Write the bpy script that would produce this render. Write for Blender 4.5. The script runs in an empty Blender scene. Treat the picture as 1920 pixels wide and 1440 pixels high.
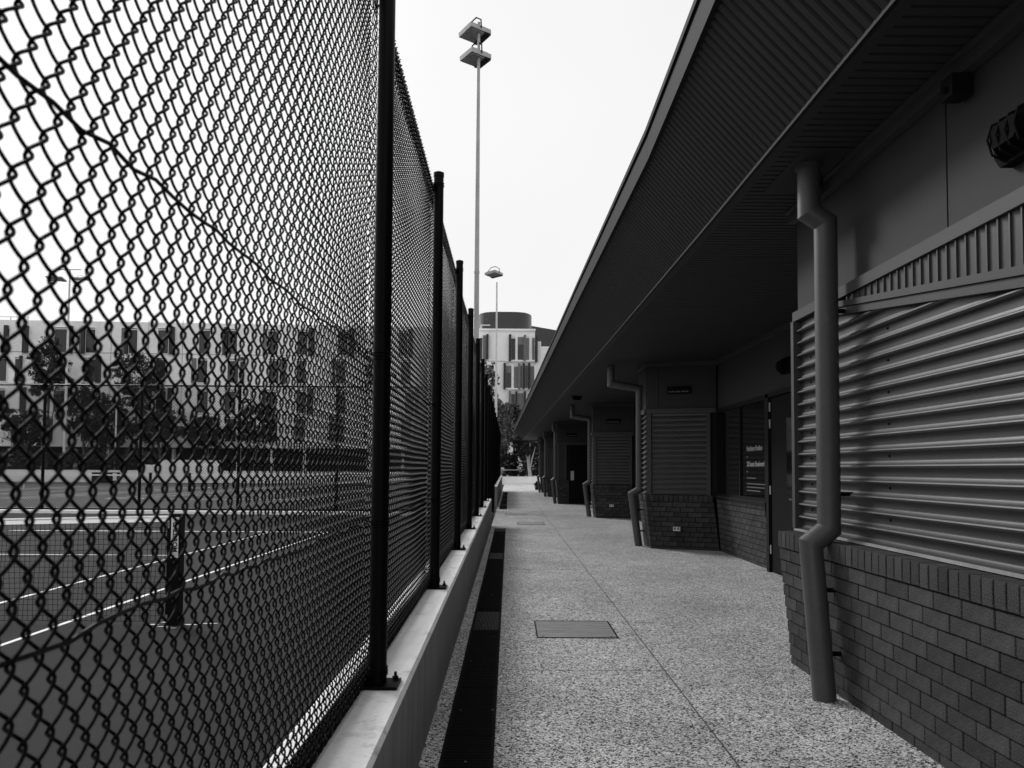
import bpy, math, random
import numpy as np
from mathutils import Vector, Matrix

S = bpy.context.scene
C = S.collection
R = math.radians
rnd = random.Random(7)
EYE = 1.37

# ------------------------------------------------------------------ camera, sky, sun, exposure
cam_d = bpy.data.cameras.new('camera'); cam = bpy.data.objects.new('camera', cam_d); C.objects.link(cam)
S.camera = cam
FPX = 1550.0
cam_d.sensor_width = 36.0; cam_d.sensor_fit = 'HORIZONTAL'; cam_d.lens = 36.0 * FPX / 1920.0
cam_d.shift_x = 0.0; cam_d.shift_y = 85.0 / 1920.0
cam_d.clip_start = 0.05; cam_d.clip_end = 1500.0
_p, _r, _y = R(2.77), R(0.35), R(0.2)
F = Vector((math.sin(_y) * math.cos(_p), math.cos(_y) * math.cos(_p), math.sin(_p)))
Rt = F.cross(Vector((0, 0, 1))).normalized(); U = Rt.cross(F)
R2 = Rt * math.cos(_r) + U * math.sin(_r); U2 = -Rt * math.sin(_r) + U * math.cos(_r)
cam.matrix_world = Matrix(((R2.x, U2.x, -F.x, 0), (R2.y, U2.y, -F.y, 0), (R2.z, U2.z, -F.z, EYE), (0, 0, 0, 1)))
cam_d.dof.use_dof = True; cam_d.dof.focus_distance = 8.0; cam_d.dof.aperture_fstop = 7.0

def ray(px, py):
    return R2 * ((px - 960) / FPX) - U2 * ((py - 805) / FPX) + F
def at_plane(px, py, a, b=0.0):
    """point of the vertical plane Y = a + b*X seen at this pixel of the photograph"""
    d = ray(px, py); t = a / (d.y - b * d.x)
    return Vector((d.x * t, d.y * t, EYE + d.z * t))

SUN_EL, SUN_AZ = 32.0, 321.0      # azimuth clockwise from +Y: ahead and to the left, veiled by thin cloud
w = bpy.data.worlds.new('World'); S.world = w; w.use_nodes = True
nt = w.node_tree; nt.nodes.clear()
sky = nt.nodes.new('ShaderNodeTexSky'); sky.sky_type = 'NISHITA'; sky.sun_disc = False
sky.sun_elevation = R(SUN_EL); sky.sun_rotation = R(SUN_AZ); sky.dust_density = 4.0
bw = nt.nodes.new('ShaderNodeRGBToBW'); nt.links.new(sky.outputs[0], bw.inputs[0])
cl = nt.nodes.new('ShaderNodeTexNoise'); cl.inputs['Scale'].default_value = 1.6; cl.inputs['Detail'].default_value = 4
tc = nt.nodes.new('ShaderNodeTexCoord'); nt.links.new(tc.outputs['Generated'], cl.inputs[0])
m1 = nt.nodes.new('ShaderNodeMath'); m1.operation = 'MULTIPLY_ADD'; m1.inputs[1].default_value = 0.10; m1.inputs[2].default_value = 7.5
nt.links.new(bw.outputs[0], m1.inputs[0])
m2 = nt.nodes.new('ShaderNodeMath'); m2.operation = 'MULTIPLY_ADD'; m2.inputs[1].default_value = 1.9
nt.links.new(cl.outputs[0], m2.inputs[0]); nt.links.new(m1.outputs[0], m2.inputs[2])
bg = nt.nodes.new('ShaderNodeBackground'); bg.inputs[1].default_value = 0.10
nt.links.new(m2.outputs[0], bg.inputs[0])
wo = nt.nodes.new('ShaderNodeOutputWorld'); nt.links.new(bg.outputs[0], wo.inputs[0])

sl = bpy.data.lights.new('sun', 'SUN'); sl.energy = 2.3; sl.angle = R(16); sl.color = (1, 1, 1)
so = bpy.data.objects.new('sun', sl); C.objects.link(so)
sd = Vector((math.sin(R(SUN_AZ)) * math.cos(R(SUN_EL)), math.cos(R(SUN_AZ)) * math.cos(R(SUN_EL)), math.sin(R(SUN_EL))))
so.rotation_euler = sd.to_track_quat('Z', 'Y').to_euler(); so.location = sd * 30
S.view_settings.view_transform = 'Standard'; S.view_settings.look = 'None'
S.view_settings.exposure = 0.0; S.view_settings.gamma = 1.0; S.view_settings.use_curve_mapping = False

# ------------------------------------------------------------------ materials (all neutral: a black and white picture)
def mat(name, v, rough=0.7, metal=0.0, spec=0.5, var=0.0, vscale=3.0, bump=0.0, bscale=40.0, rand=0.0, fine=0.0, fscale=90.0, stretch=None):
    m = bpy.data.materials.new(name); m.use_nodes = True
    t = m.node_tree; b = t.nodes['Principled BSDF']
    b.inputs['Roughness'].default_value = rough; b.inputs['Metallic'].default_value = metal
    b.inputs['Specular IOR Level'].default_value = spec
    N = t.nodes.new; L = t.links.new
    geo = N('ShaderNodeTexCoord'); src = geo.outputs['Object']
    if stretch:
        mp = N('ShaderNodeMapping'); mp.inputs['Scale'].default_value = stretch; L(src, mp.inputs[0]); src = mp.outputs[0]
    val = N('ShaderNodeValue'); val.outputs[0].default_value = 1.0; cur = val.outputs[0]
    def mul_noise(scale, amp, cur, detail=5):
        n = N('ShaderNodeTexNoise'); n.inputs['Scale'].default_value = scale; n.inputs['Detail'].default_value = detail
        n.inputs['Roughness'].default_value = 0.6
        L(src, n.inputs[0])
        a = N('ShaderNodeMapRange'); a.inputs[1].default_value = 0.3; a.inputs[2].default_value = 0.7
        a.inputs[3].default_value = 1 - amp; a.inputs[4].default_value = 1 + amp; L(n.outputs[0], a.inputs[0])
        x = N('ShaderNodeMath'); x.operation = 'MULTIPLY'; L(cur, x.inputs[0]); L(a.outputs[0], x.inputs[1]); return x.outputs[0]
    if var: cur = mul_noise(vscale, var, cur)
    if fine: cur = mul_noise(fscale, fine, cur, 2)
    if rand:
        oi = N('ShaderNodeObjectInfo'); a = N('ShaderNodeMapRange'); a.inputs[3].default_value = 1 - rand; a.inputs[4].default_value = 1 + rand
        L(oi.outputs['Random'], a.inputs[0]); x = N('ShaderNodeMath'); x.operation = 'MULTIPLY'
        L(cur, x.inputs[0]); L(a.outputs[0], x.inputs[1]); cur = x.outputs[0]
    x = N('ShaderNodeMath'); x.operation = 'MULTIPLY'; L(cur, x.inputs[0]); x.inputs[1].default_value = v; x.use_clamp = True
    L(x.outputs[0], b.inputs['Base Color'])
    if bump:
        n = N('ShaderNodeTexNoise'); n.inputs['Scale'].default_value = bscale; n.inputs['Detail'].default_value = 6; L(src, n.inputs[0])
        bp = N('ShaderNodeBump'); bp.inputs['Strength'].default_value = bump; bp.inputs['Distance'].default_value = 0.01
        L(n.outputs[0], bp.inputs['Height']); L(bp.outputs[0], b.inputs['Normal'])
    return m

M = {}
M['brick'] = mat('brick_clay', 0.05, 0.9, spec=0.2, var=0.28, vscale=9, fine=0.75, fscale=150, bump=0.5, bscale=200, rand=0.28)
M['mortar'] = mat('dark_mortar', 0.005, 0.95, fine=0.2)
M['clad'] = mat('painted_steel_cladding', 0.05, 0.34, spec=0.5, var=0.12, vscale=4, bump=0.2, bscale=5, fine=0.05, fscale=70)
M['trim'] = mat('painted_steel_trim', 0.06, 0.55, spec=0.25, var=0.07, vscale=5)
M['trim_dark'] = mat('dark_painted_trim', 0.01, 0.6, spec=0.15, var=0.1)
M['panel'] = mat('fibre_cement_panel', 0.04, 0.7, spec=0.25, var=0.08, vscale=2, fine=0.06, fscale=150)
M['soffit'] = mat('soffit_lining', 0.037, 0.65, spec=0.2, var=0.06, vscale=2)
M['fascia'] = mat('fascia_steel', 0.017, 0.75, spec=0.12, var=0.08, vscale=3)
M['roof'] = mat('roof_sheet', 0.3, 0.5, var=0.1)
M['pipe'] = mat('painted_pipe', 0.072, 0.42, var=0.12, vscale=7, fine=0.06, fscale=60)
M['black'] = mat('black_powder_coat', 0.002, 0.42, spec=0.10)
M['wire'] = mat('pvc_coated_wire', 0.002, 0.5, spec=0.08)
M['wire_far'] = mat('far_fence_wire', 0.008, 0.5, spec=0.3)
M['door'] = mat('dark_door_paint', 0.005, 0.6, spec=0.1, var=0.1)
M['glass'] = mat('dark_window_glass', 0.008, 0.06, spec=0.6)
M['steel'] = mat('brushed_steel', 0.45, 0.3, metal=0.9, fine=0.15, stretch=(1, 1, 14))
M['hinge'] = mat('steel_hinge', 0.5, 0.4, var=0.1)
M['white'] = mat('white_plastic', 0.72, 0.45)
M['plastic_dark'] = mat('black_plastic', 0.011, 0.85, spec=0.08)
M['diffuser'] = mat('smoked_diffuser', 0.003, 0.8, spec=0.05)
M['galv'] = mat('galvanised_steel', 0.36, 0.5, metal=0.2, var=0.22, vscale=3, fine=0.12, stretch=(1, 1, 0.4))
M['galv_lite'] = mat('pale_galvanised_steel', 0.62, 0.55, var=0.1)
M['lens'] = mat('lamp_glass', 0.05, 0.15, var=0.3, vscale=20)
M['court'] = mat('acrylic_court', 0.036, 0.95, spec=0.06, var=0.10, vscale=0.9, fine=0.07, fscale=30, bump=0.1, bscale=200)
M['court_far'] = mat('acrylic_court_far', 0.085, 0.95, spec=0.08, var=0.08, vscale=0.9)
M['line'] = mat('line_paint', 0.8, 0.7, var=0.05)
M['ground'] = mat('dry_grass_ground', 0.04, 0.95, var=0.4, vscale=0.5, fine=0.3, fscale=8)
M['net'] = mat('net_cord', 0.003, 0.8)
M['tape'] = mat('net_tape', 0.88, 0.8, var=0.08, vscale=8)
M['facade'] = mat('precast_facade', 0.88, 0.75, var=0.10, vscale=0.35, fine=0.06, fscale=3)
M['facade_lite'] = mat('white_facade', 0.88, 0.7, var=0.06, vscale=0.4)
M['frame_lite'] = mat('white_window_frame', 0.8, 0.5)
M['blind'] = mat('grey_blind', 0.2, 0.6, rand=0.25)
M['pane'] = mat('window_pane', 0.02, 0.12, rand=0.4)
M['fin'] = mat('dark_fin', 0.012, 0.5)
M['fin_mid'] = mat('grey_fin', 0.14, 0.5)
M['drum'] = mat('dark_zinc_drum', 0.035, 0.4, var=0.12, vscale=0.6)
M['lowwall'] = mat('white_low_wall', 0.85, 0.7, var=0.08, vscale=0.8)
M['bark'] = mat('pale_bark', 0.4, 0.8, var=0.3, vscale=3)
M['bark_dark'] = mat('dark_bark', 0.1, 0.9, var=0.3, vscale=3)
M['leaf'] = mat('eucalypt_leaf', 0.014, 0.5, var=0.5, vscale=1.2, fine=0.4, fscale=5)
M['leaf_lite'] = mat('sunlit_leaf', 0.1, 0.5, var=0.5, vscale=1.2, fine=0.5, fscale=5)  # paler copy of the leaf, sunlight put into the colour
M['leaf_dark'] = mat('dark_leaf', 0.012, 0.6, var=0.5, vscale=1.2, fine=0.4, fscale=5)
M['rubber'] = mat('joint_sealant', 0.06, 0.9)

def translucent(m, f):
    t = m.node_tree; N = t.nodes.new; L = t.links.new; b = t.nodes['Principled BSDF']; o = t.nodes['Material Output']
    tr = N('ShaderNodeBsdfTranslucent'); tr.inputs[0].default_value = (0.9, 0.9, 0.9, 1); mx = N('ShaderNodeMixShader'); mx.inputs[0].default_value = f
    L(b.outputs[0], mx.inputs[1]); L(tr.outputs[0], mx.inputs[2]); L(mx.outputs[0], o.inputs[0])
translucent(M['tape'], 0.6)
def concrete_wall_mat(name, v, scl, amp, blot):
    m = mat(name, v, 0.75, var=0.08, vscale=1.5, fine=0.05, fscale=60, bump=0.12, bscale=120)
    t = m.node_tree; N = t.nodes.new; L = t.links.new; b = t.nodes['Principled BSDF']
    lk = b.inputs['Base Color'].links[0].from_socket
    tcn = N('ShaderNodeTexCoord'); mp = N('ShaderNodeMapping'); mp.inputs['Scale'].default_value = scl; L(tcn.outputs['Object'], mp.inputs[0])
    n = N('ShaderNodeTexNoise'); n.inputs['Scale'].default_value = 1.6; n.inputs['Detail'].default_value = 4; L(mp.outputs[0], n.inputs[0])
    mr = N('ShaderNodeMapRange'); mr.inputs[1].default_value = 0.3; mr.inputs[2].default_value = 0.7; mr.inputs[3].default_value = 1 - amp; mr.inputs[4].default_value = 1 + amp; L(n.outputs[0], mr.inputs[0])
    n2 = N('ShaderNodeTexNoise'); n2.inputs['Scale'].default_value = 5.5; n2.inputs['Detail'].default_value = 8; n2.inputs['Roughness'].default_value = 0.7; L(tcn.outputs['Object'], n2.inputs[0])
    m3 = N('ShaderNodeMapRange'); m3.inputs[1].default_value = 0.55; m3.inputs[2].default_value = 0.72; m3.inputs[3].default_value = 1.0; m3.inputs[4].default_value = blot; L(n2.outputs[0], m3.inputs[0])
    x = N('ShaderNodeMath'); x.operation = 'MULTIPLY'; L(lk, x.inputs[0]); L(mr.outputs[0], x.inputs[1])
    y = N('ShaderNodeMath'); y.operation = 'MULTIPLY'; L(x.outputs[0], y.inputs[0]); L(m3.outputs[0], y.inputs[1])
    L(y.outputs[0], b.inputs['Base Color']); return m
M['wall'] = concrete_wall_mat('stained_shade_toned_concrete', 0.24, (1, 14, 0.6), 0.22, 0.8)  # streaks and stains, plus the shade of the face put into the colour
M['wall_top'] = concrete_wall_mat('lit_toned_top_concrete', 0.88, (9, 0.8, 1), 0.12, 0.5)  # top and bevel: the light falling on them put into the colour

def aggregate_mat():
    m = bpy.data.materials.new('exposed_aggregate'); m.use_nodes = True
    t = m.node_tree; b = t.nodes['Principled BSDF']; N = t.nodes.new; L = t.links.new
    b.inputs['Roughness'].default_value = 0.75; b.inputs['Specular IOR Level'].default_value = 0.35
    tcn = N('ShaderNodeTexCoord')
    n0 = N('ShaderNodeTexNoise'); n0.inputs['Scale'].default_value = 60; L(tcn.outputs['Object'], n0.inputs[0])
    mx = N('ShaderNodeVectorMath'); mx.operation = 'MULTIPLY_ADD'; mx.inputs[1].default_value = (0.012,) * 3
    L(n0.outputs[1], mx.inputs[0]); L(tcn.outputs['Object'], mx.inputs[2])
    v = N('ShaderNodeTexVoronoi'); v.inputs['Scale'].default_value = 112; L(mx.outputs[0], v.inputs[0])
    bwn = N('ShaderNodeSeparateColor'); L(v.outputs['Color'], bwn.inputs[0])
    cr = N('ShaderNodeValToRGB'); e = cr.color_ramp.elements
    e[0].position = 0.0; e[0].color = (0.02,) * 3 + (1,); e[1].position = 1.0; e[1].color = (1.0,) * 3 + (1,)
    for p, c in ((0.25, 0.03), (0.33, 0.52), (0.6, 0.64)):
        q = e.new(p); q.color = (c,) * 3 + (1,)
    L(bwn.outputs[0], cr.inputs[0])
    d = N('ShaderNodeMapRange'); d.inputs[1].default_value = 0.35; d.inputs[2].default_value = 0.75; d.inputs[3].default_value = 1.05; d.inputs[4].default_value = 0.55; L(v.outputs['Distance'], d.inputs[0])
    x = N('ShaderNodeMath'); x.operation = 'MULTIPLY'; L(cr.outputs[0], x.inputs[0]); L(d.outputs[0], x.inputs[1]); cur = x.outputs[0]
    for sc, amp in ((0.45, 0.16), (1.7, 0.10), (5.0, 0.10), (22.0, 0.16)):
        n = N('ShaderNodeTexNoise'); n.inputs['Scale'].default_value = sc; n.inputs['Detail'].default_value = 5; L(tcn.outputs['Object'], n.inputs[0])
        a = N('ShaderNodeMapRange'); a.inputs[1].default_value = 0.3; a.inputs[2].default_value = 0.7; a.inputs[3].default_value = 1 - amp; a.inputs[4].default_value = 1 + amp; L(n.outputs[0], a.inputs[0])
        y = N('ShaderNodeMath'); y.operation = 'MULTIPLY'; L(cur, y.inputs[0]); L(a.outputs[0], y.inputs[1]); cur = y.outputs[0]
    L(cur, b.inputs['Base Color'])
    bp = N('ShaderNodeBump'); bp.inputs['Strength'].default_value = 0.5; bp.inputs['Distance'].default_value = 0.004
    inv = N('ShaderNodeMath'); inv.operation = 'SUBTRACT'; inv.inputs[0].default_value = 1.0; L(v.outputs['Distance'], inv.inputs[1]); L(inv.outputs[0], bp.inputs['Height'])
    L(bp.outputs[0], b.inputs['Normal']); return m
M['path'] = aggregate_mat()

# ------------------------------------------------------------------ mesh helpers
class MB:
    def __init__(s): s.v = []; s.f = []
    def add(s, vs, fs):
        o = len(s.v); s.v += [tuple(x) for x in vs]; s.f += [tuple(i + o for i in f) for f in fs]; return s
    def box(s, x0, x1, y0, y1, z0, z1):
        return s.add([(x0, y0, z0), (x1, y0, z0), (x1, y1, z0), (x0, y1, z0), (x0, y0, z1), (x1, y0, z1), (x1, y1, z1), (x0, y1, z1)],
                     [(0, 3, 2, 1), (4, 5, 6, 7), (0, 1, 5, 4), (1, 2, 6, 5), (2, 3, 7, 6), (3, 0, 4, 7)])
    def prism(s, pts, vec):
        """closed polygon pts (3d) extruded by vec"""
        n = len(pts); vec = Vector(vec); a = [Vector(p) for p in pts]; b = [p + vec for p in a]
        return s.add(a + b, [tuple(range(n))[::-1], tuple(range(n, 2 * n))] + [(i, (i + 1) % n, n + (i + 1) % n, n + i) for i in range(n)])
    def obox(s, p0, p1, wdir, w, z0a, z1a, z0b=None, z1b=None):
        """bar from plan point p0 to p1, thickness w along wdir, heights at both ends"""
        z0b = z0a if z0b is None else z0b; z1b = z1a if z1b is None else z1b
        p0 = Vector((p0[0], p0[1], 0)); p1 = Vector((p1[0], p1[1], 0)); d = Vector((wdir[0], wdir[1], 0)) * w
        vs = [p0 + Vector((0, 0, z0a)), p1 + Vector((0, 0, z0b)), p1 + d + Vector((0, 0, z0b)), p0 + d + Vector((0, 0, z0a)),
              p0 + Vector((0, 0, z1a)), p1 + Vector((0, 0, z1b)), p1 + d + Vector((0, 0, z1b)), p0 + d + Vector((0, 0, z1a))]
        return s.add(vs, [(0, 3, 2, 1), (4, 5, 6, 7), (0, 1, 5, 4), (1, 2, 6, 5), (2, 3, 7, 6), (3, 0, 4, 7)])
    def tube(s, pts, r, n=8, r2=None, cap=True):
        pts = [Vector(p) for p in pts]; k = len(pts); rs = [r + ((r2 if r2 is not None else r) - r) * i / max(1, k - 1) for i in range(k)]
        prev = None; rings = []
        for i, p in enumerate(pts):
            a = (p - pts[i - 1]).normalized() if i else (pts[1] - p).normalized()
            b = (pts[i + 1] - p).normalized() if i < k - 1 else a
            t = (a + b).normalized(); mit = 1 / max(0.35, t.dot(a))
            if prev is None:
                u = t.cross(Vector((0, 0, 1)));
                if u.length < 1e-3: u = t.cross(Vector((0, 1, 0)))
                u.normalize()
            else:
                u = (prev - t * prev.dot(t)).normalized()
            prev = u; v = t.cross(u)
            bend = (b - a)
            ring = []
            for j in range(n):
                q = u * math.cos(2 * math.pi * j / n) + v * math.sin(2 * math.pi * j / n)
                if mit > 1.0001:
                    e = (bend - t * bend.dot(t)).normalized(); q = q + e * q.dot(e) * (mit - 1)
                ring.append(p + q * rs[i])
            rings.append(ring)
        o = len(s.v); s.v += [tuple(x) for ring in rings for x in ring]
        for i in range(k - 1):
            for j in range(n):
                s.f.append((o + i * n + j, o + i * n + (j + 1) % n, o + (i + 1) * n + (j + 1) % n, o + (i + 1) * n + j))
        if cap:
            s.f.append(tuple(o + j for j in range(n))[::-1]); s.f.append(tuple(o + (k - 1) * n + j for j in range(n)))
        return s
    def disc(s, c, r, z0, z1, n=20):
        return s.tube([(c[0], c[1], z0), (c[0], c[1], z1)], r, n)
    def mesh(s, name, m=None, smooth=False, crease=35):
        me = bpy.data.meshes.new(name); me.from_pydata(s.v, [], s.f); me.validate()
        if m: me.materials.append(m)
        if smooth:
            me.polygons.foreach_set('use_smooth', [True] * len(me.polygons))
            me.set_sharp_from_angle(angle=R(crease))
        me.update(); return me
    def build(s, name, m, parent=None, smooth=False, crease=35, **kw):
        return link(name, s.mesh(name, m, smooth, crease), parent, **kw)

def link(name, data, parent=None, loc=None, rot=None, scale=None, **kw):
    o = bpy.data.objects.new(name, data); C.objects.link(o)
    if parent is not None: o.parent = parent
    if loc is not None: o.location = loc
    if rot is not None: o.rotation_euler = rot
    if scale is not None: o.scale = scale
    for k, v in kw.items(): o[k] = v
    return o
def thing(name, label, cat, loc=(0, 0, 0), group=None, rotz=0):
    o = link(name, None, loc=loc, rot=(0, 0, rotz)); o.empty_display_size = 0.2; o['label'] = label; o['category'] = cat
    if group: o['group'] = group
    return o
def tag(o, label, cat, group=None):
    o['label'] = label; o['category'] = cat
    if group: o['group'] = group
    return o
def copy_tree(o, parent=None):
    c = o.copy(); C.objects.link(c); c.parent = parent
    for ch in list(o.children): copy_tree(ch, c)
    return c
def fast_mesh(name, verts, quads, m, smooth=True):
    me = bpy.data.meshes.new(name); nv = len(verts); nq = len(quads)
    me.vertices.add(nv); me.vertices.foreach_set('co', np.asarray(verts, dtype=np.float32).ravel())
    me.loops.add(nq * 4); me.loops.foreach_set('vertex_index', np.asarray(quads, dtype=np.int32).ravel())
    me.polygons.add(nq); me.polygons.foreach_set('loop_start', np.arange(0, nq * 4, 4, dtype=np.int32))
    me.polygons.foreach_set('use_smooth', np.full(nq, smooth))
    me.update(calc_edges=True); me.materials.append(m); return me

# ------------------------------------------------------------------ ground, path, court
MB().box(-300, 300, -60, 700, -0.9, -0.42).build('ground', M['ground'], kind='structure')
PY0 = -5.0
path = MB()
path.box(-0.409, 16, PY0, 84, -0.4, 0.0)
path = path.build('path', M['path'], kind='structure')
MB().box(1.072, 1.080, PY0, 60, 0.0, 0.0012).build('control_joint', M['rubber'], path)
for i, (yy, xa, xb) in enumerate(((5.72, -0.05, 1.07), (11.4, -0.05, 1.07), (17.2, -0.05, 1.07), (22.9, -0.409, 1.07), (28.1, -0.409, 3.6), (45.0, -0.05, 3.6))):
    MB().box(xa, xb, yy, yy + 0.006, 0.0, 0.0012).build('control_joint', M['rubber'], path)

CZ = -0.18
court = MB().box(-40, -0.74, -8, 28.0, -0.4, CZ).build('court_surface', M['court'], kind='structure')
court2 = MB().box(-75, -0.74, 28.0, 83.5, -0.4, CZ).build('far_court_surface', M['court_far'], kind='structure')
def line(x0, x1, y0, y1, par, z=CZ):
    MB().box(x0, x1, y0, y1, z, z + 0.004).build('court_line', M['line'], par)
NY = 8.25; CXC = -9.87
for X in (CXC + 5.485, CXC - 5.485, CXC + 4.115, CXC - 4.115): line(X - 0.025, X + 0.025, NY - 11.885, NY + 11.885, court)
for Y in (NY - 11.885, NY + 11.885): line(CXC - 5.51, CXC + 5.51, Y - 0.05, Y + 0.05, court, CZ + 0.001)
for Y in (NY - 6.4, NY + 6.4): line(CXC - 4.09, CXC + 4.09, Y - 0.025, Y + 0.025, court, CZ + 0.001)
line(CXC - 0.025, CXC + 0.025, NY - 6.37, NY + 6.37, court)
for cx0, cy0 in ((-28.6, 52.5), (-14.2, 52.5)):
    for X in (cx0 + 5.485, cx0 - 5.485, cx0 + 4.115, cx0 - 4.115): line(X - 0.03, X + 0.03, cy0 - 11.885, cy0 + 11.885, court2)
    for Y in (cy0 - 11.885, cy0 + 11.885): line(cx0 - 5.51, cx0 + 5.51, Y - 0.06, Y + 0.06, court2, CZ + 0.001)
    for Y in (cy0 - 6.4, cy0 + 6.4): line(cx0 - 4.08, cx0 + 4.08, Y - 0.03, Y + 0.03, court2, CZ + 0.001)
    line(cx0 - 0.03, cx0 + 0.03, cy0 - 6.36, cy0 + 6.36, court2)
tag(MB().box(-75, -1.2, 27.6, 27.95, CZ, CZ + 0.10).build('concrete_kerb', M['lowwall']), 'low white concrete kerb running below the far mesh fence across the court', 'kerb')

# ------------------------------------------------------------------ concrete walls beside the path
def wt(y): return 0.45 + 0.0105 * y
def conc_wall(y0, y1, label):
    xo, xi, c = -0.735, -0.409, 0.014
    def ring(y): t = wt(y) - c - 0.001; return [(xo, y, -0.4), (xi, y, -0.4), (xi, y, t), (xo, y, t)]
    def ring2(y): t = wt(y); return [(xo, y, t - c), (xi, y, t - c), (xi - c, y, t), (xo + 0.01, y, t), (xo, y, t - 0.008)]
    o = thing('concrete_wall', label, 'wall', (0, 0, 0), 'low concrete walls under the chain link fence')
    n = max(1, round((y1 - y0) / 4.9)); L_ = (y1 - y0) / n
    for i in range(n):
        a, b = y0 + i * L_ + 0.003, y0 + (i + 1) * L_ - 0.003; m = MB()
        for rg_, nm_, mt_ in ((ring, 'wall_panel', 'wall'), (ring2, 'wall_top', 'wall_top')):  # same wall, top split off to carry the lit tone above the shade-toned face
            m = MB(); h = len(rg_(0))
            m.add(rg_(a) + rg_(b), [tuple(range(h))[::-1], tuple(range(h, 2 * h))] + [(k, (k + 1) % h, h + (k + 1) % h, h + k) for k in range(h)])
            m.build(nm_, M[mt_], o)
    return o
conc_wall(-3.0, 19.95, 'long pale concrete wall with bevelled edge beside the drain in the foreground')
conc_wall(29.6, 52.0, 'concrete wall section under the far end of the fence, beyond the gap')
pst = thing('gate_post', 'short pale square post standing in the gap between the two concrete walls', 'post', (-0.57, 27.0, 0))
MB().box(-0.03, 0.03, -0.05, 0.05, -0.05, 0.69).build('post_body', M['lowwall'], pst)
MB().box(0.034, 0.10, -0.04, 0.04, -0.05, 0.64).build('post_plate', M['black'], pst)
ew = thing('end_wall', 'low white wall closing the path at its sunlit far end', 'wall', (0, 80, 0))
MB().box(-0.9, 4.2, 0, 0.25, -0.1, 0.62).build('wall_body', M['lowwall'], ew)
MB().box(-0.93, 4.23, -0.03, 0.28, 0.62, 0.68).build('wall_top', M['lowwall'], ew)

# drain with lift-out grate panels
def drain(y0, y1, label):
    d = thing('drain', label, 'drain', (-0.19, y0, 0), 'slotted drains set in the path')
    L_ = 0.93; n = int((y1 - y0) / L_)
    MB().box(-0.128, 0.128, 0, n * L_, 0.0, 0.001).build('drain_channel', M['black'], d)
    return d, n, L_
gm = MB(); L_ = 0.93
for xx in (-0.126, 0.108): gm.box(xx, xx + 0.018, 0.004, L_ - 0.004, 0.001, 0.010)
for k in range(17):
    x = -0.102 + k * 0.01265; gm.box(x - 0.0028, x + 0.0028, 0.004, L_ - 0.004, 0.0035, 0.0095)
for k in range(24):
    y = 0.012 + k * (L_ - 0.03) / 23; gm.box(-0.108, 0.108, y, y + 0.007, 0.002, 0.0082)
gm = gm.mesh('grate', M['plastic_dark'])
gm2 = MB()
for xx in (-0.126, 0.108): gm2.box(xx, xx + 0.018, 0.004, L_ - 0.004, 0.001, 0.010)
for k in range(17):
    x = -0.102 + k * 0.01265
    for q in range(22):
        y = 0.01 + q * (L_ - 0.03) / 22; gm2.box(x - 0.0035, x + 0.0035, y, y + 0.024, 0.003, 0.0095)
gm2 = gm2.mesh('grate', M['plastic_dark'])
M['plastic_dark'].node_tree.nodes['Principled BSDF'].inputs['Roughness'].default_value = 0.85; M['plastic_dark'].node_tree.nodes['Principled BSDF'].inputs['Specular IOR Level'].default_value = 0.05
for y0, y1, lab in ((-1.27, 19.93, 'black slotted drain strip along the foot of the near concrete wall'), (28.4, 50.5, 'black drain strip at the far end of the path beyond the gap in the wall')):
    d, n, L_ = drain(y0, y1, lab)
    for i in range(n): link('grate', gm if i % 6 != 3 else gm2, d, loc=(rnd.uniform(-.0015, .0015), i * L_, 0))

# fallen leaves and scraps on the drain and the paving
lit = MB()
for i in range(46):
    if i < 14: x, y = rnd.uniform(-0.3, -0.08), rnd.uniform(3.5, 14)
    elif i < 26: x, y = rnd.uniform(-0.40, -0.32), rnd.uniform(3, 16)
    else: x, y = rnd.uniform(0, 1.95), rnd.uniform(3.5, 22)
    a = rnd.uniform(0, 6.3); l = rnd.uniform(.005, .013); w_l = l * rnd.uniform(.25, .6); ca, sa = math.cos(a), math.sin(a); z = 0.0115 if i < 14 else 0.002
    lit.add([(x - ca * l, y - sa * l, z), (x + sa * w_l, y - ca * w_l, z + .003), (x + ca * l, y + sa * l, z + .001), (x - sa * w_l, y + ca * w_l, z + .002)], [(0, 1, 2, 3)])
tag(lit.build('leaf_litter', M['bark'], kind='stuff'), 'scattered dry leaf scraps lying on the paving and the drain', 'leaf litter')

# access covers
def cover(x0, x1, y0, y1, label):
    o = thing('access_cover', label, 'cover', ((x0 + x1) / 2, (y0 + y1) / 2, 0), 'metal access covers in the path')
    a, b = (x1 - x0) / 2, (y1 - y0) / 2
    f = MB()
    for q in (f.box(-a, a, -b, -b + 0.012, 0, 0.006), f.box(-a, a, b - 0.012, b, 0, 0.006), f.box(-a, -a + 0.012, -b + 0.012, b - 0.012, 0, 0.006), f.box(a - 0.012, a, -b + 0.012, b - 0.012, 0, 0.006)): pass
    f.build('cover_frame', M['black'], o)
    MB().box(-a + 0.013, a - 0.013, -b + 0.013, b - 0.013, 0, 0.004).build('cover_plate', M['coverplate'], o)
    for sx in (-0.42, 0.42): MB().disc((sx * (x1 - x0), -b + 0.06), 0.011, 0.0042, 0.0055, 10).build('lifting_hole', M['black'], o)
M['coverplate'] = mat('worn_cover_plate', 0.3, 0.5, metal=0.1, var=0.35, vscale=2.5, fine=0.3, fscale=16, stretch=(0.6, 6, 1))
cover(0.235, 0.905, 6.80, 7.55, 'rectangular brushed metal cover plate in the path, nearest of three')
cover(0.225, 0.905, 20.6, 21.6, 'middle metal cover plate, set in the path near the end of the first drain')
cover(-0.10, 0.55, 24.9, 25.7, 'farthest metal cover plate, left of the others by the gap in the wall')

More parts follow.
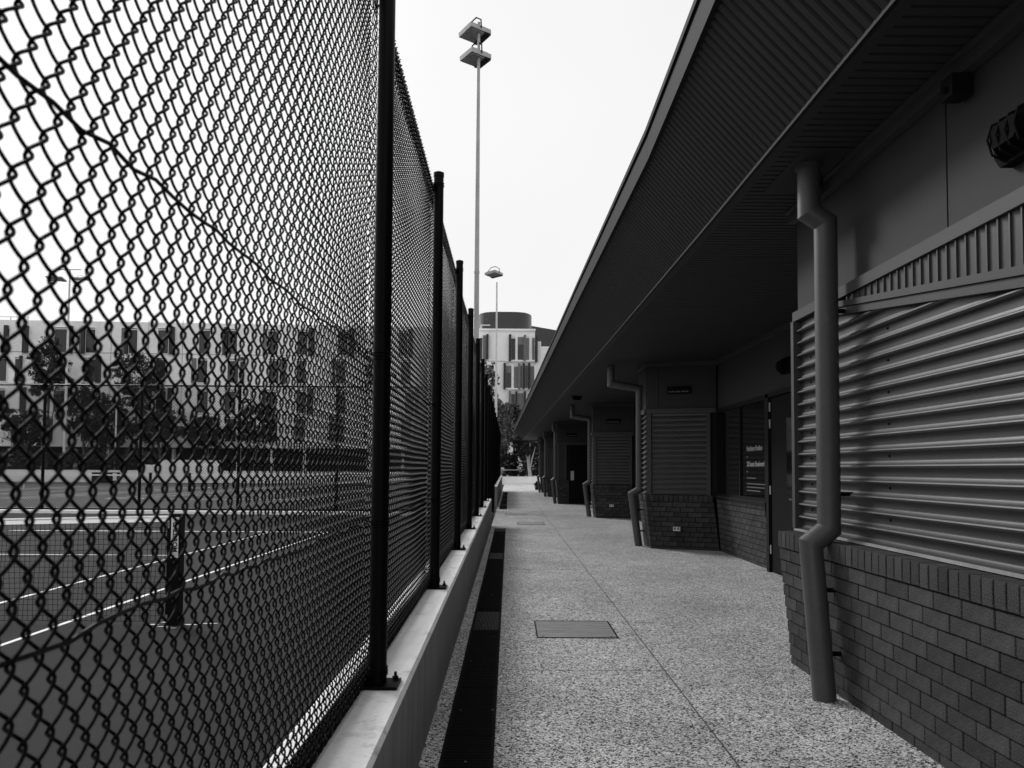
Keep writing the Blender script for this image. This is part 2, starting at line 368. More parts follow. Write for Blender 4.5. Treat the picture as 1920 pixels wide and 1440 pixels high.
# ------------------------------------------------------------------ chain link fence
BAY = 2.58; NSP = 85; PITCH = BAY / NSP; POST_Y = [3.42 + BAY * k for k in range(19)]
MESH_TOP = 3.468
def link_mesh(name, nsp, height, seg, sides, wob, seed, rad=0.0028, pitch=PITCH, per=0.0685, D=0.0060, m=None, axis='y'):
    nper = int(height / per) + 1; n = nper * seg + 1
    th = np.linspace(0, nper * 2 * math.pi, n); A = pitch / 2 + 0.0042
    k = 0.87
    Yc = A * np.arcsin(k * np.sin(th)) / np.arcsin(k)
    Xc = D * np.tanh(1.4 * np.cos(th)) / np.tanh(1.4)
    Zc = th / (2 * math.pi) * per
    V = []; Q = []
    ang = np.arange(sides) * 2 * math.pi / sides
    base = np.stack([Xc, Yc, Zc], 1)
    tan = np.gradient(base, axis=0); tan /= np.linalg.norm(tan, axis=1)[:, None]
    ref = np.array([0.6, 0.0, 0.8]); u = np.cross(tan, ref); u /= np.linalg.norm(u, axis=1)[:, None]; v = np.cross(tan, u)
    ringoff = rad * (np.cos(ang)[None, :, None] * u[:, None, :] + np.sin(ang)[None, :, None] * v[:, None, :])
    rg = np.random.RandomState(seed)
    i = np.arange(n - 1)[:, None] * sides; j = np.arange(sides)[None, :]; j2 = (j + 1) % sides
    q = np.stack([i + j, i + j2, i + sides + j2, i + sides + j], -1).reshape(-1, 4)
    for s in range(nsp):
        c = base.copy(); c[:, 1] += (s + 0.5) * pitch
        if s % 2: c[:, 2] -= per / 2
        if wob:
            yy, zz = c[:, 1], c[:, 2]
            c[:, 0] += wob * (np.sin(yy * 2.1 + seed) * np.sin(zz * 1.7 + 0.5) + 0.6 * np.sin(zz * 5.3 + yy * 3.1))
            c[:, 1] += 0.22 * wob * np.sin(zz * 9 + yy * 1.3) + rg.normal(0, 0.00025)
            c[:, 2] += 0.30 * wob * np.sin(yy * 6.1 + zz * 1.1)
        vv = (c[:, None, :] + ringoff).reshape(-1, 3)
        keep = vv
        V.append(keep); Q.append(q + s * n * sides)
    V = np.concatenate(V); Q = np.concatenate(Q)
    V[:, 2] = np.clip(V[:, 2], 0.0, height)
    if axis == 'x': V = V[:, [1, 0, 2]]
    return fast_mesh(name, V, Q, m or M['wire'])

fence = thing('chain_link_fence', 'tall black chain link fence on the low concrete wall between path and court', 'fence', (-0.53, 3.42, 0.48))
FX, FY, FZ = -0.53, 3.42, 0.48
def fp(x, y, z): return (x - FX, y - FY, z - FZ)
H_A = MESH_TOP - 0.50
near_a = link_mesh('chain_link_mesh', NSP, H_A, 16, 5, 0.0035, 1)
near_b = link_mesh('chain_link_mesh', NSP, H_A, 12, 4, 0.0035, 5)
lod = link_mesh('chain_link_mesh', NSP, H_A, 10, 3, 0.003, 9)
bays = [(-1, near_a), (-2, near_b), (0, near_b)] + [(k, lod) for k in range(1, 19)]
for k, me in bays:
    y0 = POST_Y[0] + BAY * k
    zb = (wt(y0 + 1.3) + 0.03) if not (20.0 < y0 + 1.3 < 29.5) else 0.04
    sc = (MESH_TOP - zb) / H_A
    link('chain_link_mesh', me, fence, loc=fp(-0.59, y0, zb), scale=(1, 1, sc), kind='stuff')
# hems: the mesh is doubled over along the top and bottom edge
hem = link_mesh('mesh_hem', NSP, 0.13, 10, 3, 0.002, 3)
for k in range(-2, 19):
    y0 = POST_Y[0] + BAY * k; zb = (wt(y0 + 1.3) + 0.03) if not (20.0 < y0 + 1.3 < 29.5) else 0.04
    for dz, dx, dy in ((0, 0.012, 0.012), (0.012, 0.020, 0.024)):
        link('mesh_hem', hem, fence, loc=fp(-0.59 + dx, y0 + dy, MESH_TOP - 0.155 + dz), kind='stuff')
        link('mesh_hem', hem, fence, loc=fp(-0.59 + dx * 0.8, y0 + dy, zb + dz * 0.3), scale=(1, 1, 0.7), kind='stuff')
# cables: twisted pair along the edges, single kinked wires in between
def rope(z, zfun, y0, y1, r, step, amp, name, x=-0.59):
    for ph in (0, math.pi):
        pts = []; n = int((y1 - y0) / step)
        for i in range(n + 1):
            y = y0 + i * step; a = y * 2 * math.pi / 0.088 + ph
            pts.append(fp(x + amp * math.cos(a), y, zfun(y) + amp * math.sin(a)))
        MB().tube(pts, r, 5).build(name, M['wire'], fence, smooth=True)
rope(0, lambda y: MESH_TOP + 0.004, POST_Y[0] - BAY * 2, 10, 0.0085, 0.011, 0.010, 'top_cable')
for (za, zb_, nm) in ((MESH_TOP - 0.030, MESH_TOP - 0.030, 'top_rail'),):
    MB().tube([fp(-0.592, POST_Y[0] - BAY * 2, za), fp(-0.592, 49.8, zb_)], 0.021, 10).build(nm, M['wire'], fence, smooth=True)
MB().tube([fp(-0.600, -1.74, wt(-1.74) + 0.040), fp(-0.600, 19.8, wt(19.8) + 0.040)], 0.024, 10).build('bottom_rail', M['wire'], fence, smooth=True)
MB().tube([fp(-0.59, 10, MESH_TOP + 0.004), fp(-0.59, 49.8, MESH_TOP + 0.004)], 0.011, 6).build('top_cable', M['wire'], fence)
rope(0, lambda y: wt(y) + 0.035, POST_Y[0] - BAY * 2, 8, 0.009, 0.011, 0.010, 'bottom_cable', x=-0.582)
MB().tube([fp(-0.575, 8, wt(8) + 0.035), fp(-0.575, 19.8, wt(19.8) + 0.035)], 0.010, 6).build('bottom_cable', M['wire'], fence)
for z0, sd_ in ((1.835, 2), (1.145, 6)):
    rr = random.Random(sd_); pts = []; y = POST_Y[0] - BAY * 2
    while y < 26:
        pts.append(fp(-0.585 + rr.uniform(-.004, .006), y, z0 + rr.uniform(-.007, .007) + 0.004 * math.sin(y * 5))); y += 0.075 if y < 5 else 0.3
    MB().tube(pts, 0.0036, 5).build('mid_wire', M['wire'], fence, smooth=True)
# posts: each with cap, base plate, bolts and ties
PR = 0.0365
post_me = MB().tube([(0, 0, 0), (0, 0, 1)], PR, 28).mesh('post', M['black'], True)
capm = MB().disc((0, 0), PR + 0.0028, -0.025, 0.004, 28).tube([(0, 0, 0.004), (0, 0, 0.012)], PR, 28, PR * 0.6); cap_me = capm.mesh('post_cap', M['black'], True)
pl = MB().box(-0.075, 0.088, -0.075, 0.075, 0.0, 0.012); plate_me = pl.mesh('base_plate', M['black'])
bo = MB().tube([(0, 0, 0), (0, 0, 0.014)], 0.0125, 6).tube([(0, 0, 0.014), (0, 0, 0.032)], 0.006, 8); bolt_me = bo.mesh('bolt', M['black'])
ti = MB()
for dz in (-0.012, 0.0, 0.014):
    ti.tube([(math.cos(a) * (PR + 0.003) - 0.0, math.sin(a) * (PR + 0.003), dz + 0.006 * math.sin(a)) for a in [i * math.pi / 9 for i in range(19)]], 0.0028, 5)
ti.tube([(-0.03, -0.02, 0), (-0.062, -0.03, 0.01), (-0.06, 0.02, 0.02), (0.0, 0.045, 0.004), (0.03, 0.048, -0.01)], 0.003, 5)
tie_me = ti.mesh('wire_tie', M['wire'], True)
for k, y in enumerate([POST_Y[0] - 2 * BAY] + POST_Y):
    on_wall = not (20.0 < y < 29.5)
    zb = wt(y) if on_wall else 0.0
    top = 3.545
    p = link('post', post_me, fence, loc=fp(-0.53, y, zb), scale=(1, 1, top - zb))
    s_ = 1 / (top - zb)
    def sub(n, me, loc, rot=None):
        return link(n, me, p, loc=(loc[0], loc[1], loc[2] * s_), scale=(1, 1, s_), rot=rot)
    sub('post_cap', cap_me, (0, 0, top - zb))
    sub('base_plate', plate_me, (0, 0, 0.001))
    for bx, by in ((0.066, 0.048), (0.066, -0.048)):
        if k < 12 and not (by < 0): sub('bolt', bolt_me, (bx, by, 0.013))
    for z in (MESH_TOP - 0.01, 1.84, 1.15, zb + 0.06):
        if k < 9: sub('wire_tie', tie_me, (0, 0, z - zb), rot=(0, 0, rnd.uniform(-.3, .3)))
    for z in (2.17, 1.93) if k == 1 else ():
        sub('seam_band', MB().disc((0, 0), PR + 0.0008, 0, 0.004, 28).mesh('seam_band', M['black'], True), (0, 0, z - zb))

# ------------------------------------------------------------------ tennis net and its post
net = thing('tennis_net', 'tennis net with white top tape and black post on the near court', 'tennis net', (-3.29, NY, CZ))
NL = 13.1
def net_top(s): # sag towards the middle
    t = min(1, abs(s) / (NL / 2)); return 0.914 + (1.07 - 0.914) * abs(1 - t) if s < NL / 2 else 0.914 + (1.07 - 0.914) * (s - NL / 2) / (NL / 2)
nb = MB(); step = 0.048; n = int((NL - 0.15) / step)
rr = random.Random(3)
for i in range(n):
    x = -(0.10 + i * step); tz = net_top(-x) - 0.05
    if i < 60:
        pts = [(x + 0.006 * math.sin(z * 9 + i * 0.6) + rr.uniform(-.003, .003), 0.006 * math.sin(i + z * 7), 0.03 + z) for z in [j * (tz - 0.03) / 8 for j in range(9)]]
    else: pts = [(x, 0, 0.03), (x, 0, tz)]
    nb.tube(pts, 0.0027, 3, cap=False)
for j in range(19):
    pts = [(-(0.09 + a * 0.33), 0.004, 0.03 + j * (net_top(0.09 + a * 0.33) - 0.09) / 18 + rr.uniform(-.004, .004)) for a in range(int((NL - .2) / 0.33))]
    nb.tube(pts, 0.0027, 3, cap=False)
nb.build('net_mesh', M['net'], net, kind='stuff')
tp = MB(); K = 40
for i in range(K):
    a, b = 0.08 + i * (NL - 0.16) / K, 0.08 + (i + 1) * (NL - 0.16) / K
    for sy in (-0.006,):
        z0, z1 = net_top(a) - 0.058, net_top(b) - 0.058; wv = 0.0
        tp.add([(-a, sy, z0), (-b, sy, z1), (-b, sy, z1 + 0.062), (-a, sy, z0 + 0.062)], [(0, 1, 2, 3)])
tp.build('net_tape', M['tape'], net)
cable = MB().tube([(-0.05, 0, 1.055), (-0.2, 0, 1.045)] + [(-a, 0, net_top(a) - 0.01) for a in np.linspace(0.3, NL - 0.1, 12)], 0.004, 5).build('net_cable', M['black'], net)
for nx in (0, -NL):
    pp = MB().box(nx - 0.05, nx + 0.06, -0.055, 0.055, -0.0, 1.075).build('net_post', M['black'], net)
    MB().box(nx - 0.056, nx + 0.066, -0.061, 0.061, 1.077, 1.092).build('post_cap', M['black'], pp)
    MB().disc((nx, 0), 0.14, 0.0008, 0.004, 16).build('ground_collar', M['tape_worn'] if 'tape_worn' in M else M['lowwall'], pp) if False else None
    MB().box(nx - 0.085, nx - 0.052, -0.02, 0.02, 0.1, 0.95).build('lacing_bar', M['black'], pp)
    if nx == 0:
        plt = MB().box(-0.032, 0.042, -0.0585, -0.056, 0.66, 1.06).build('name_plate', M['white'], pp)
        for dz, hh in ((0.025, 0.006), (0.045, 0.004), (0.058, 0.004), (0.09, 0.006)):
            MB().box(-0.026, 0.036, -0.0595, -0.0588, 0.66 + dz, 0.66 + dz + hh).build('print_line', M['fin_mid'], pp)
        wn = MB().tube([(-0.055, 0.0, 0.62), (-0.10, 0.0, 0.62), (-0.10, -0.04, 0.58)], 0.008, 6).build('winder_handle', M['steel'], pp)
def flat_text(body, name, size, m, parent, loc, rot, spacing=1.0, bold=0.0, xs=1.0, ext=0.0006):
    cu = bpy.data.curves.new(name, 'FONT'); cu.body = body; cu.size = size; cu.extrude = ext; cu.space_character = spacing; cu.offset = bold
    t = bpy.data.objects.new(name + '_tmp', cu); C.objects.link(t)
    bpy.context.view_layer.update()
    me = bpy.data.meshes.new_from_object(t.evaluated_get(bpy.context.evaluated_depsgraph_get()))
    bpy.data.objects.remove(t); me.materials.clear(); me.materials.append(m)
    return link(name, me, parent, loc=loc, rot=rot, scale=(xs, 1, 1))
flat_text('CALDROM', 'plate_lettering', 0.062, M['black'], plt, (-0.012, -0.0596, 1.015), (R(90), R(90), 0), 1.0, 0.002)
# worn pale rubbed ring on the court around the post
for (a, b, c, d_) in ((-0.16, 0.02, -0.12, -0.09), (0.08, 0.26, -0.02, 0.03), (0.20, 0.42, 0.05, 0.09), (-0.30, -0.12, -0.03, 0.02), (-0.02, 0.12, -0.19, -0.165), (-0.20, -0.05, 0.10, 0.14)):
    mb = MB(); pts = []
    for i in range(9):
        an = i / 9 * 2 * math.pi; pts.append((-3.29 + (a + b) / 2 + (b - a) / 2 * math.cos(an) * rnd.uniform(.6, 1.1), NY + (c + d_) / 2 + (d_ - c) / 2 * math.sin(an) * rnd.uniform(.5, 1.1), CZ + 0.0005))
    mb.prism(pts, (0, 0, 0.0008)).build('worn_patch', M['lowwall'], court)

# ------------------------------------------------------------------ far fence across the courts
ff = thing('far_fence', 'tall dark mesh fence standing across the court behind the net', 'fence', (-16, 29.1, CZ))
FH = 4.42
fpx = [-28.6, -24.5, -20.0, -16.35, -12.95, -9.50, -6.05, -2.6]
for x in fpx: MB().tube([(x + 16, 0, 0), (x + 16, 0, FH + 0.05)], 0.055, 10).build('post', M['black'], ff, smooth=True)
MB().tube([(-12.6, -0.03, FH), (15.2, -0.03, FH)], 0.03, 8).build('top_rail', M['black'], ff)
MB().tube([(-12.6, -0.03, 0.09), (15.2, -0.03, 0.09)], 0.03, 8).build('bottom_rail', M['black'], ff)
MB().tube([(-12.6, -0.03, 2.98), (15.2, -0.03, 2.98)], 0.012, 6).build('mid_wire', M['black'], ff)
mb = MB(); q = 0.1; w_ = 0.006
nx_ = int(27.8 / q)
def strand(x0, z0, x1, z1):
    dx, dz = x1 - x0, z1 - z0; l = math.hypot(dx, dz); nx, nz = -dz / l * w_, dx / l * w_
    mb.add([(x0 - nx, 0, z0 - nz), (x0 + nx, 0, z0 + nz), (x1 + nx, 0, z1 + nz), (x1 - nx, 0, z1 - nz)], [(0, 1, 2, 3)])
H2 = FH - 0.09
for s in np.arange(-12.6 - H2, 15.2, q):
    for sg in (1, -1):
        a, b = s, s + H2
        xa, xb = max(a, -12.6), min(b, 15.2)
        if xb <= xa: continue
        za, zb2 = xa - a, xb - a
        if sg == 1: strand(xa, 0.09 + za, xb, 0.09 + zb2)
        else: strand(xa, FH - za, xb, FH - zb2)
mb.build('chain_link_mesh', M['wire_far'], ff, kind='stuff')

# far court nets
def far_net(x0, x1, y, label):
    o = thing('tennis_net', label, 'tennis net', (x0, y, CZ), 'nets on the far courts')
    L2 = x1 - x0
    for x in (0, L2): MB().box(x - 0.07, x + 0.07, -0.07, 0.07, 0, 1.2).build('net_post', M['black'], o)
    MB().box(0.08, L2 - 0.08, -0.02, 0.02, 0.99, 1.07).build('net_tape', M['tape'], o)
    m = MB()
    for i in range(int(L2 / 0.12)): m.box(0.1 + i * 0.12, 0.106 + i * 0.12, 0, 0.002, 0.02, 0.98)
    for j in range(8): m.box(0.1, L2 - 0.1, 0, 0.002, 0.05 + j * 0.12, 0.056 + j * 0.12)
    m.build('net_mesh', M['net'], o, kind='stuff')
far_net(-35.0, -22.9, 53.0, 'far court net at left, in front of the white wall')
far_net(-20.4, -7.9, 53.0, 'far court net to the right of the other far net, mostly behind the fence mesh')

# ------------------------------------------------------------------ pavilion
pav = thing('pavilion', 'long low pavilion with deep ribbed eave, ribbed metal cladding and downpipes along the path', 'building', (2.0, 0, 0))
PX = 2.0
def P(mb, name, m, parent=None, smooth=False, **kw):
    """part of the pavilion, in world coordinates"""
    o = mb.build(name, m, parent or pav, smooth, **kw)
    if parent is None: o.location = (-PX, 0, 0)
    return o
SOF = 3.265; DROP = 0.0
# eave lines in plan (y, x outer, x inner)
EAV = [(-3.0, 0.97, 1.60), (6.3, 1.062, 1.555), (12.0, 0.96, 1.50), (17, 0.88, 1.43), (53.0, 0.31, 0.90)]
def eave(y):
    for a, b in zip(EAV, EAV[1:]):
        if y <= b[0]:
            t = (y - a[0]) / (b[0] - a[0]); return a[1] + (b[1] - a[1]) * t, a[2] + (b[2] - a[2]) * t
    return EAV[-1][1:]
ZO, ZT = 3.795, 4.02
RP = 0.0775
# sloped ribbed lining and flat ribbed soffit: trapezoid ribs across the eave
def ribbed(name, fa, fb, y0, y1, depth, wfrac=(0.10, 0.22, 0.80, 0.92)):
    V = []; Q = []; n = int((y1 - y0) / RP)
    prof = [(0.0, 0), (wfrac[0], 0), (wfrac[1], depth), (wfrac[2], depth), (wfrac[3], 0)]
    for i in range(n + 1):
        for t, h in prof:
            y = y0 + (i + t) * RP
            if y > y1: y = y1
            a = fa(y, h); b = fb(y, h); V += [(a[0] - PX, y, a[1]), (b[0] - PX, y, b[1])]
    k = len(V) // 2
    for i in range(k - 1): Q.append((2 * i, 2 * i + 1, 2 * i + 3, 2 * i + 2))
    return link(name, fast_mesh(name, V, Q, M['soffit'], False), pav)
ribbed('sloped_eave_lining', lambda y, h: (eave(y)[0] + 0.03 - h * .6, ZO - h * .8), lambda y, h: (eave(y)[1] - h * .6, SOF + 0.012 - h * .8), -3, 53, 0.014)
ribbed('soffit_lining', lambda y, h: (eave(y)[1] + 0.05, SOF + 0.014 - h), lambda y, h: (3.72, SOF + 0.014 - h), -3, 53, 0.013, (0.06, 0.14, 0.88, 0.95))
ys = [-3.0, 6.3, 12.0, 17.0, 53.0]
for a, b in zip(ys, ys[1:]):
    ea, eb = eave(a), eave(b); g = 0.002
    P(MB().obox((ea[0], a + g), (eb[0], b - g), (1, 0), 0.028, ZO - 0.02, ZT), 'fascia', M['fascia'])
    P(MB().obox((ea[0] - 0.018, a + g), (eb[0] - 0.018, b - g), (1, 0), 0.018, ZT - 0.045, ZT), 'fascia_cap', M['fascia'])
    P(MB().obox((ea[0] + 0.03, a + g), (eb[0] + 0.03, b - g), (1, 0), 0.035, ZO - 0.022, ZO + 0.03), 'eave_angle', M['trim_dark'])
    P(MB().obox((ea[1] - 0.004, a + g), (eb[1] - 0.004, b - g), (1, 0), 0.062, SOF + 0.0005, SOF + 0.03), 'soffit_trim', M['soffit'])
    P(MB().obox((ea[1] - 0.026, a + g), (eb[1] - 0.026, b - g), (1, 0), 0.02, SOF + 0.002, SOF + 0.03), 'shadow_line_strip', M['trim_dark'])  # dark strip added to draw the shadow line beside the soffit trim
P(MB().box(0.30, 3.72, 53.0, 53.03, SOF - 0.01, SOF + 0.06), 'end_trim', M['trim'])
mb = MB(); ys2 = [-3.0, 6.3, 12.0, 17.0, 53.0]
for a, b in zip(ys2, ys2[1:]):
    ea, eb = eave(a), eave(b)
    mb.add([(ea[0], a, ZT + .002), (eb[0], b, ZT + .002), (12, b, 5.2), (12, a, 5.2)], [(0, 1, 2, 3)])
P(mb, 'roof', M['roof'])
P(MB().add([(0.31, 53, ZT), (0.90, 53, SOF), (12, 53, SOF), (12, 53, 5.2)], [(0, 1, 2, 3)]), 'gable_end', M['panel'])
P(MB().box(11.9, 12, -3, 53, 0, 5.2), 'rear_wall', M['panel'])
# flush flat plates in the soffit round the downpipe drops
# ribbed cladding sheet on any plan segment
CP = 0.0885
PROF = [(0.00, 0.000), (0.44, 0.0015), (0.47, 0.008), (0.49, 0.0095), (0.63, 0.0125), (0.66, 0.020), (0.70, 0.029), (0.75, 0.034), (0.81, 0.036), (0.87, 0.034), (0.92, 0.028), (0.945, 0.018), (0.96, 0.001)]
def cladding(p0, p1, nrm, z0, z1, name='cladding_sheet', cut=None):
    """horizontal ribs from plan p0 to p1 standing proud along nrm; cut(z) gives the start parameter of the row"""
    V = []; Q = []; n = int((z1 - z0) / CP) + 1; p0 = Vector(p0); p1 = Vector(p1); nv = Vector(nrm).normalized()
    for i in range(n):
        for t, o in PROF:
            z = z1 - (i + t) * CP     # profile read from the top down
            if z < z0: z = z0
            s = cut(z) if cut else 0.0
            a = p0 + (p1 - p0) * s + nv * o; b = p1 + nv * o
            V += [(a.x - PX, a.y, z), (b.x - PX, b.y, z)]
    k = len(V) // 2
    for i in range(k - 1): Q.append((2 * i, 2 * i + 1, 2 * i + 3, 2 * i + 2))
    me = fast_mesh(name, V, Q, M['clad'], True); me.set_sharp_from_angle(angle=R(40))
    return link(name, me, pav)

YA, YN = 5.96, -1.5           # near bay, far and near ends
CX = 2.10
P(MB().box(CX + 0.02, 2.45, YN, YA - 0.02, -0.05, 3.6), 'wall_core', M['trim_dark'])
rake = lambda y: 2.362 + (2.121 - 2.362) * (5.23 - y) / (5.23 - 3.34)
def yr(z): return 5.23 - (2.362 - z) / (2.362 - 2.121) * (5.23 - 3.34)
cladding((CX, YN), (CX, YA - 0.045), (-1, 0), 0.965, 2.445, cut=lambda z: max(0.0, min(0.97, (yr(z) - 0.35 - YN) / (YA - 0.045 - YN))))
# raked trims: two stepped strips, then the fins above
ra, rb = YN, 5.30
P(MB().obox((CX - 0.045, ra), (CX - 0.045, rb), (1, 0), 0.07, rake(ra), rake(ra) + 0.048, rake(rb), rake(rb) + 0.044), 'raked_trim', M['trim'])
P(MB().obox((CX - 0.058, ra), (CX - 0.058, rb), (1, 0), 0.08, rake(ra) + 0.051, rake(ra) + 0.098, rake(rb) + 0.047, rake(rb) + 0.082), 'raked_trim', M['trim'])
P(MB().box(CX - 0.045, CX + 0.03, YN, YA, 2.450, 2.518), 'head_trim', M['trim'])
P(MB().box(CX - 0.055, CX + 0.005, YA - 0.045, YA + 0.01, 0.965, 2.449), 'corner_trim', M['trim'])
P(MB().box(CX - 0.05, CX + 0.02, YN, YA, 0.946, 0.962), 'sill_flashing', M['galv'])
# vertical fins in the wedge
y = 5.02; kf = 0
while y > YN:
    zb = rake(y) + 0.085; zt = 2.448
    if zt - zb > 0.012:
        # fin: broad face turned to the path and camera, bright thin leading edge
        mb = MB(); a = Vector((CX - 0.024, y, 0)); b = Vector((CX - 0.010, y - 0.070, 0)); tkn = Vector((0.003, 0.002, 0))
        lead = MB()
        mb.add([a + Vector((0, 0, zb)), b + Vector((0, 0, zb)), b + tkn + Vector((0, 0, zb)), a + tkn + Vector((0, 0, zb)), a + Vector((0, 0, zt)), b + Vector((0, 0, zt)), b + tkn + Vector((0, 0, zt)), a + tkn + Vector((0, 0, zt))],
               [(0, 3, 2, 1), (4, 5, 6, 7), (0, 1, 5, 4), (1, 2, 6, 5), (2, 3, 7, 6), (3, 0, 4, 7)])
        mb.box(CX - 0.033, CX - 0.012, y - 0.001, y + 0.0085, zb, zt)
        P(mb, 'louvre_fin', M['clad'])
    y -= 0.0825; kf += 1
# fibre cement panels above, with open joints
for a, b in ((3.905, YA), (1.95, 3.895), (YN, 1.94)):
    P(MB().box(CX - 0.004, CX + 0.018, a + .002, b - .002, 2.526, SOF + 0.0), 'wall_panel', M['panel'])
P(MB().box(CX - 0.06, CX - 0.006, YN, YA + 0.02, SOF - 0.085, SOF - 0.003), 'soffit_angle', M['trim'])
P(MB().box(CX - 0.09, CX - 0.061, YN, YA + 0.02, SOF - 0.02, SOF - 0.003), 'soffit_angle_lip', M['trim'])
# screws
sm = MB().tube([(0, 0, 0), (-0.006, 0, 0)], 0.007, 8).mesh('screw', M['black'])
for z in np.arange(1.10, 2.3, CP * 2):
    for y in (4.55, 5.72, 3.3, 2.2):
        if z < rake(y) - 0.05: 
            zz = 2.445 - (round((2.445 - z) / CP) + 0.17) * CP
            link('screw', sm, pav, loc=(CX - 0.001 - PX, y, zz))
# return wall of the near bay, recess wall behind
P(MB().box(2.10, 3.62, YA - 0.02, YA, 0.0, 3.6), 'return_wall', M['panel'])
RX = 3.58
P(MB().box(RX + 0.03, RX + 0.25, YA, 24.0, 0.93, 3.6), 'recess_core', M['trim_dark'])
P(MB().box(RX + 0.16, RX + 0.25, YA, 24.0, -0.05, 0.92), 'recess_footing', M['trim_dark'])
P(MB().box(RX - 0.004, RX + 0.02, YA, 14.2, 2.43, SOF), 'wall_panel', M['panel'])
P(MB().box(RX - 0.05, RX - 0.006, YA, 14.2, SOF - 0.08, SOF - 0.003), 'soffit_angle', M['trim'])
# recess window with pane and lettering
win = P(MB().box(RX - 0.03, RX + 0.03, 11.42, 14.12, 0.93, 0.985).box(RX - 0.03, RX + 0.03, 11.42, 14.12, 2.36, 2.42).box(RX - 0.03, RX + 0.03, 11.42, 11.47, 0.985, 2.36).box(RX - 0.03, RX + 0.03, 12.70, 12.75, 0.985, 2.36).box(RX - 0.03, RX + 0.03, 14.05, 14.12, 0.985, 2.36), 'window', M['trim_dark'])
for a, b in ((11.47, 12.70), (12.75, 14.05)): MB().box(RX - 0.004, RX + 0.004, a, b, 0.985, 2.36).build('pane', M['glass'], win)
M['letter'] = mat('white_vinyl_letters', 0.42, 0.6)
for t, z, sz in (('Northern Pavilion', 1.665, 0.105), ('\u2013', 1.55, 0.10), ('28 Scenic Boulevard', 1.435, 0.105), ('\u2013', 1.33, 0.10)):
    flat_text(t, 'window_lettering', sz, M['letter'], win, (RX - 0.0055, 12.42, z), (R(90), 0, R(-90)), 1.0, 0.0018)
for z, l in ((1.255, 0.45), (1.17, 1.02), (1.12, 0.86), (1.07, 0.66)):
    MB().box(RX - 0.0062, RX - 0.0055, 12.42 - l, 12.42, z, z + 0.016).build('small_print', M['fin_mid'], win)
P(MB().box(RX - 0.06, RX + 0.03, 11.38, 14.14, 0.885, 0.928), 'window_sill', M['trim_dark'])
# recess door
door = P(MB().box(RX - 0.015, RX + 0.03, 10.22, 11.22, 0.01, 2.36), 'door', M['door'])
MB().box(RX - 0.018, RX - 0.0155, 10.40, 10.60, 1.05, 2.05).build('door_pane', M['glass'], door)
MB().box(RX - 0.06, RX - 0.045, 10.26, 10.40, 1.005, 1.025).box(RX - 0.06, RX - 0.0155, 10.27, 10.29, 1.005, 1.025).build('handle', M['steel'], door)
for z in (0.25, 1.05, 1.95, 2.18): MB().tube([(RX - 0.028, 11.235, z), (RX - 0.028, 11.235, z + 0.12)], 0.011, 8).build('hinge', M['hinge'], door)
P(MB().box(RX - 0.05, RX + 0.03, 11.25, 11.36, 0.0, 2.42), 'door_jamb', M['trim_dark'])
P(MB().box(RX - 0.05, RX - 0.015, 10.15, 10.19, 0.0, 2.40), 'door_jamb', M['trim'])
P(MB().box(RX - 0.05, RX + 0.03, 10.15, 11.36, 2.37, 2.43), 'door_head', M['trim_dark'])
P(MB().box(RX - 0.02, RX + 0.03, YA, 10.12, 0.0, 2.42), 'recess_panel', M['panel'])

# ------------------------------------------------------------------ brick walls
def chamf_box(lx, ly, lz, c):
    """box 0..lx, 0..ly, 0..lz with bevelled front edges (front is -y)"""
    m = MB()
    m.add([(c, 0, c), (lx - c, 0, c), (lx - c, 0, lz - c), (c, 0, lz - c), (0, c, 0), (lx, c, 0), (lx, c, lz), (0, c, lz), (0, ly, 0), (lx, ly, 0), (lx, ly, lz), (0, ly, lz)],
          [(0, 1, 2, 3), (4, 5, 1, 0), (5, 6, 2, 1), (6, 7, 3, 2), (7, 4, 0, 3), (4, 8, 9, 5), (5, 9, 10, 6), (6, 10, 11, 7), (7, 11, 8, 4), (8, 11, 10, 9)])
    return m
BL, BH, CS = 0.2315, 0.0775, 0.0855
brick_me = chamf_box(BL, 0.10, BH, 0.003).mesh('brick', M['brick'])
half_me = chamf_box(BL / 2 - 0.004, 0.10, BH, 0.003).mesh('brick', M['brick'])
row_me = chamf_box(0.0775, 0.225, 0.112, 0.003).mesh('brick', M['brick'])
row_s = chamf_box(0.0775, 0.19, 0.112, 0.003).mesh('brick', M['brick'])
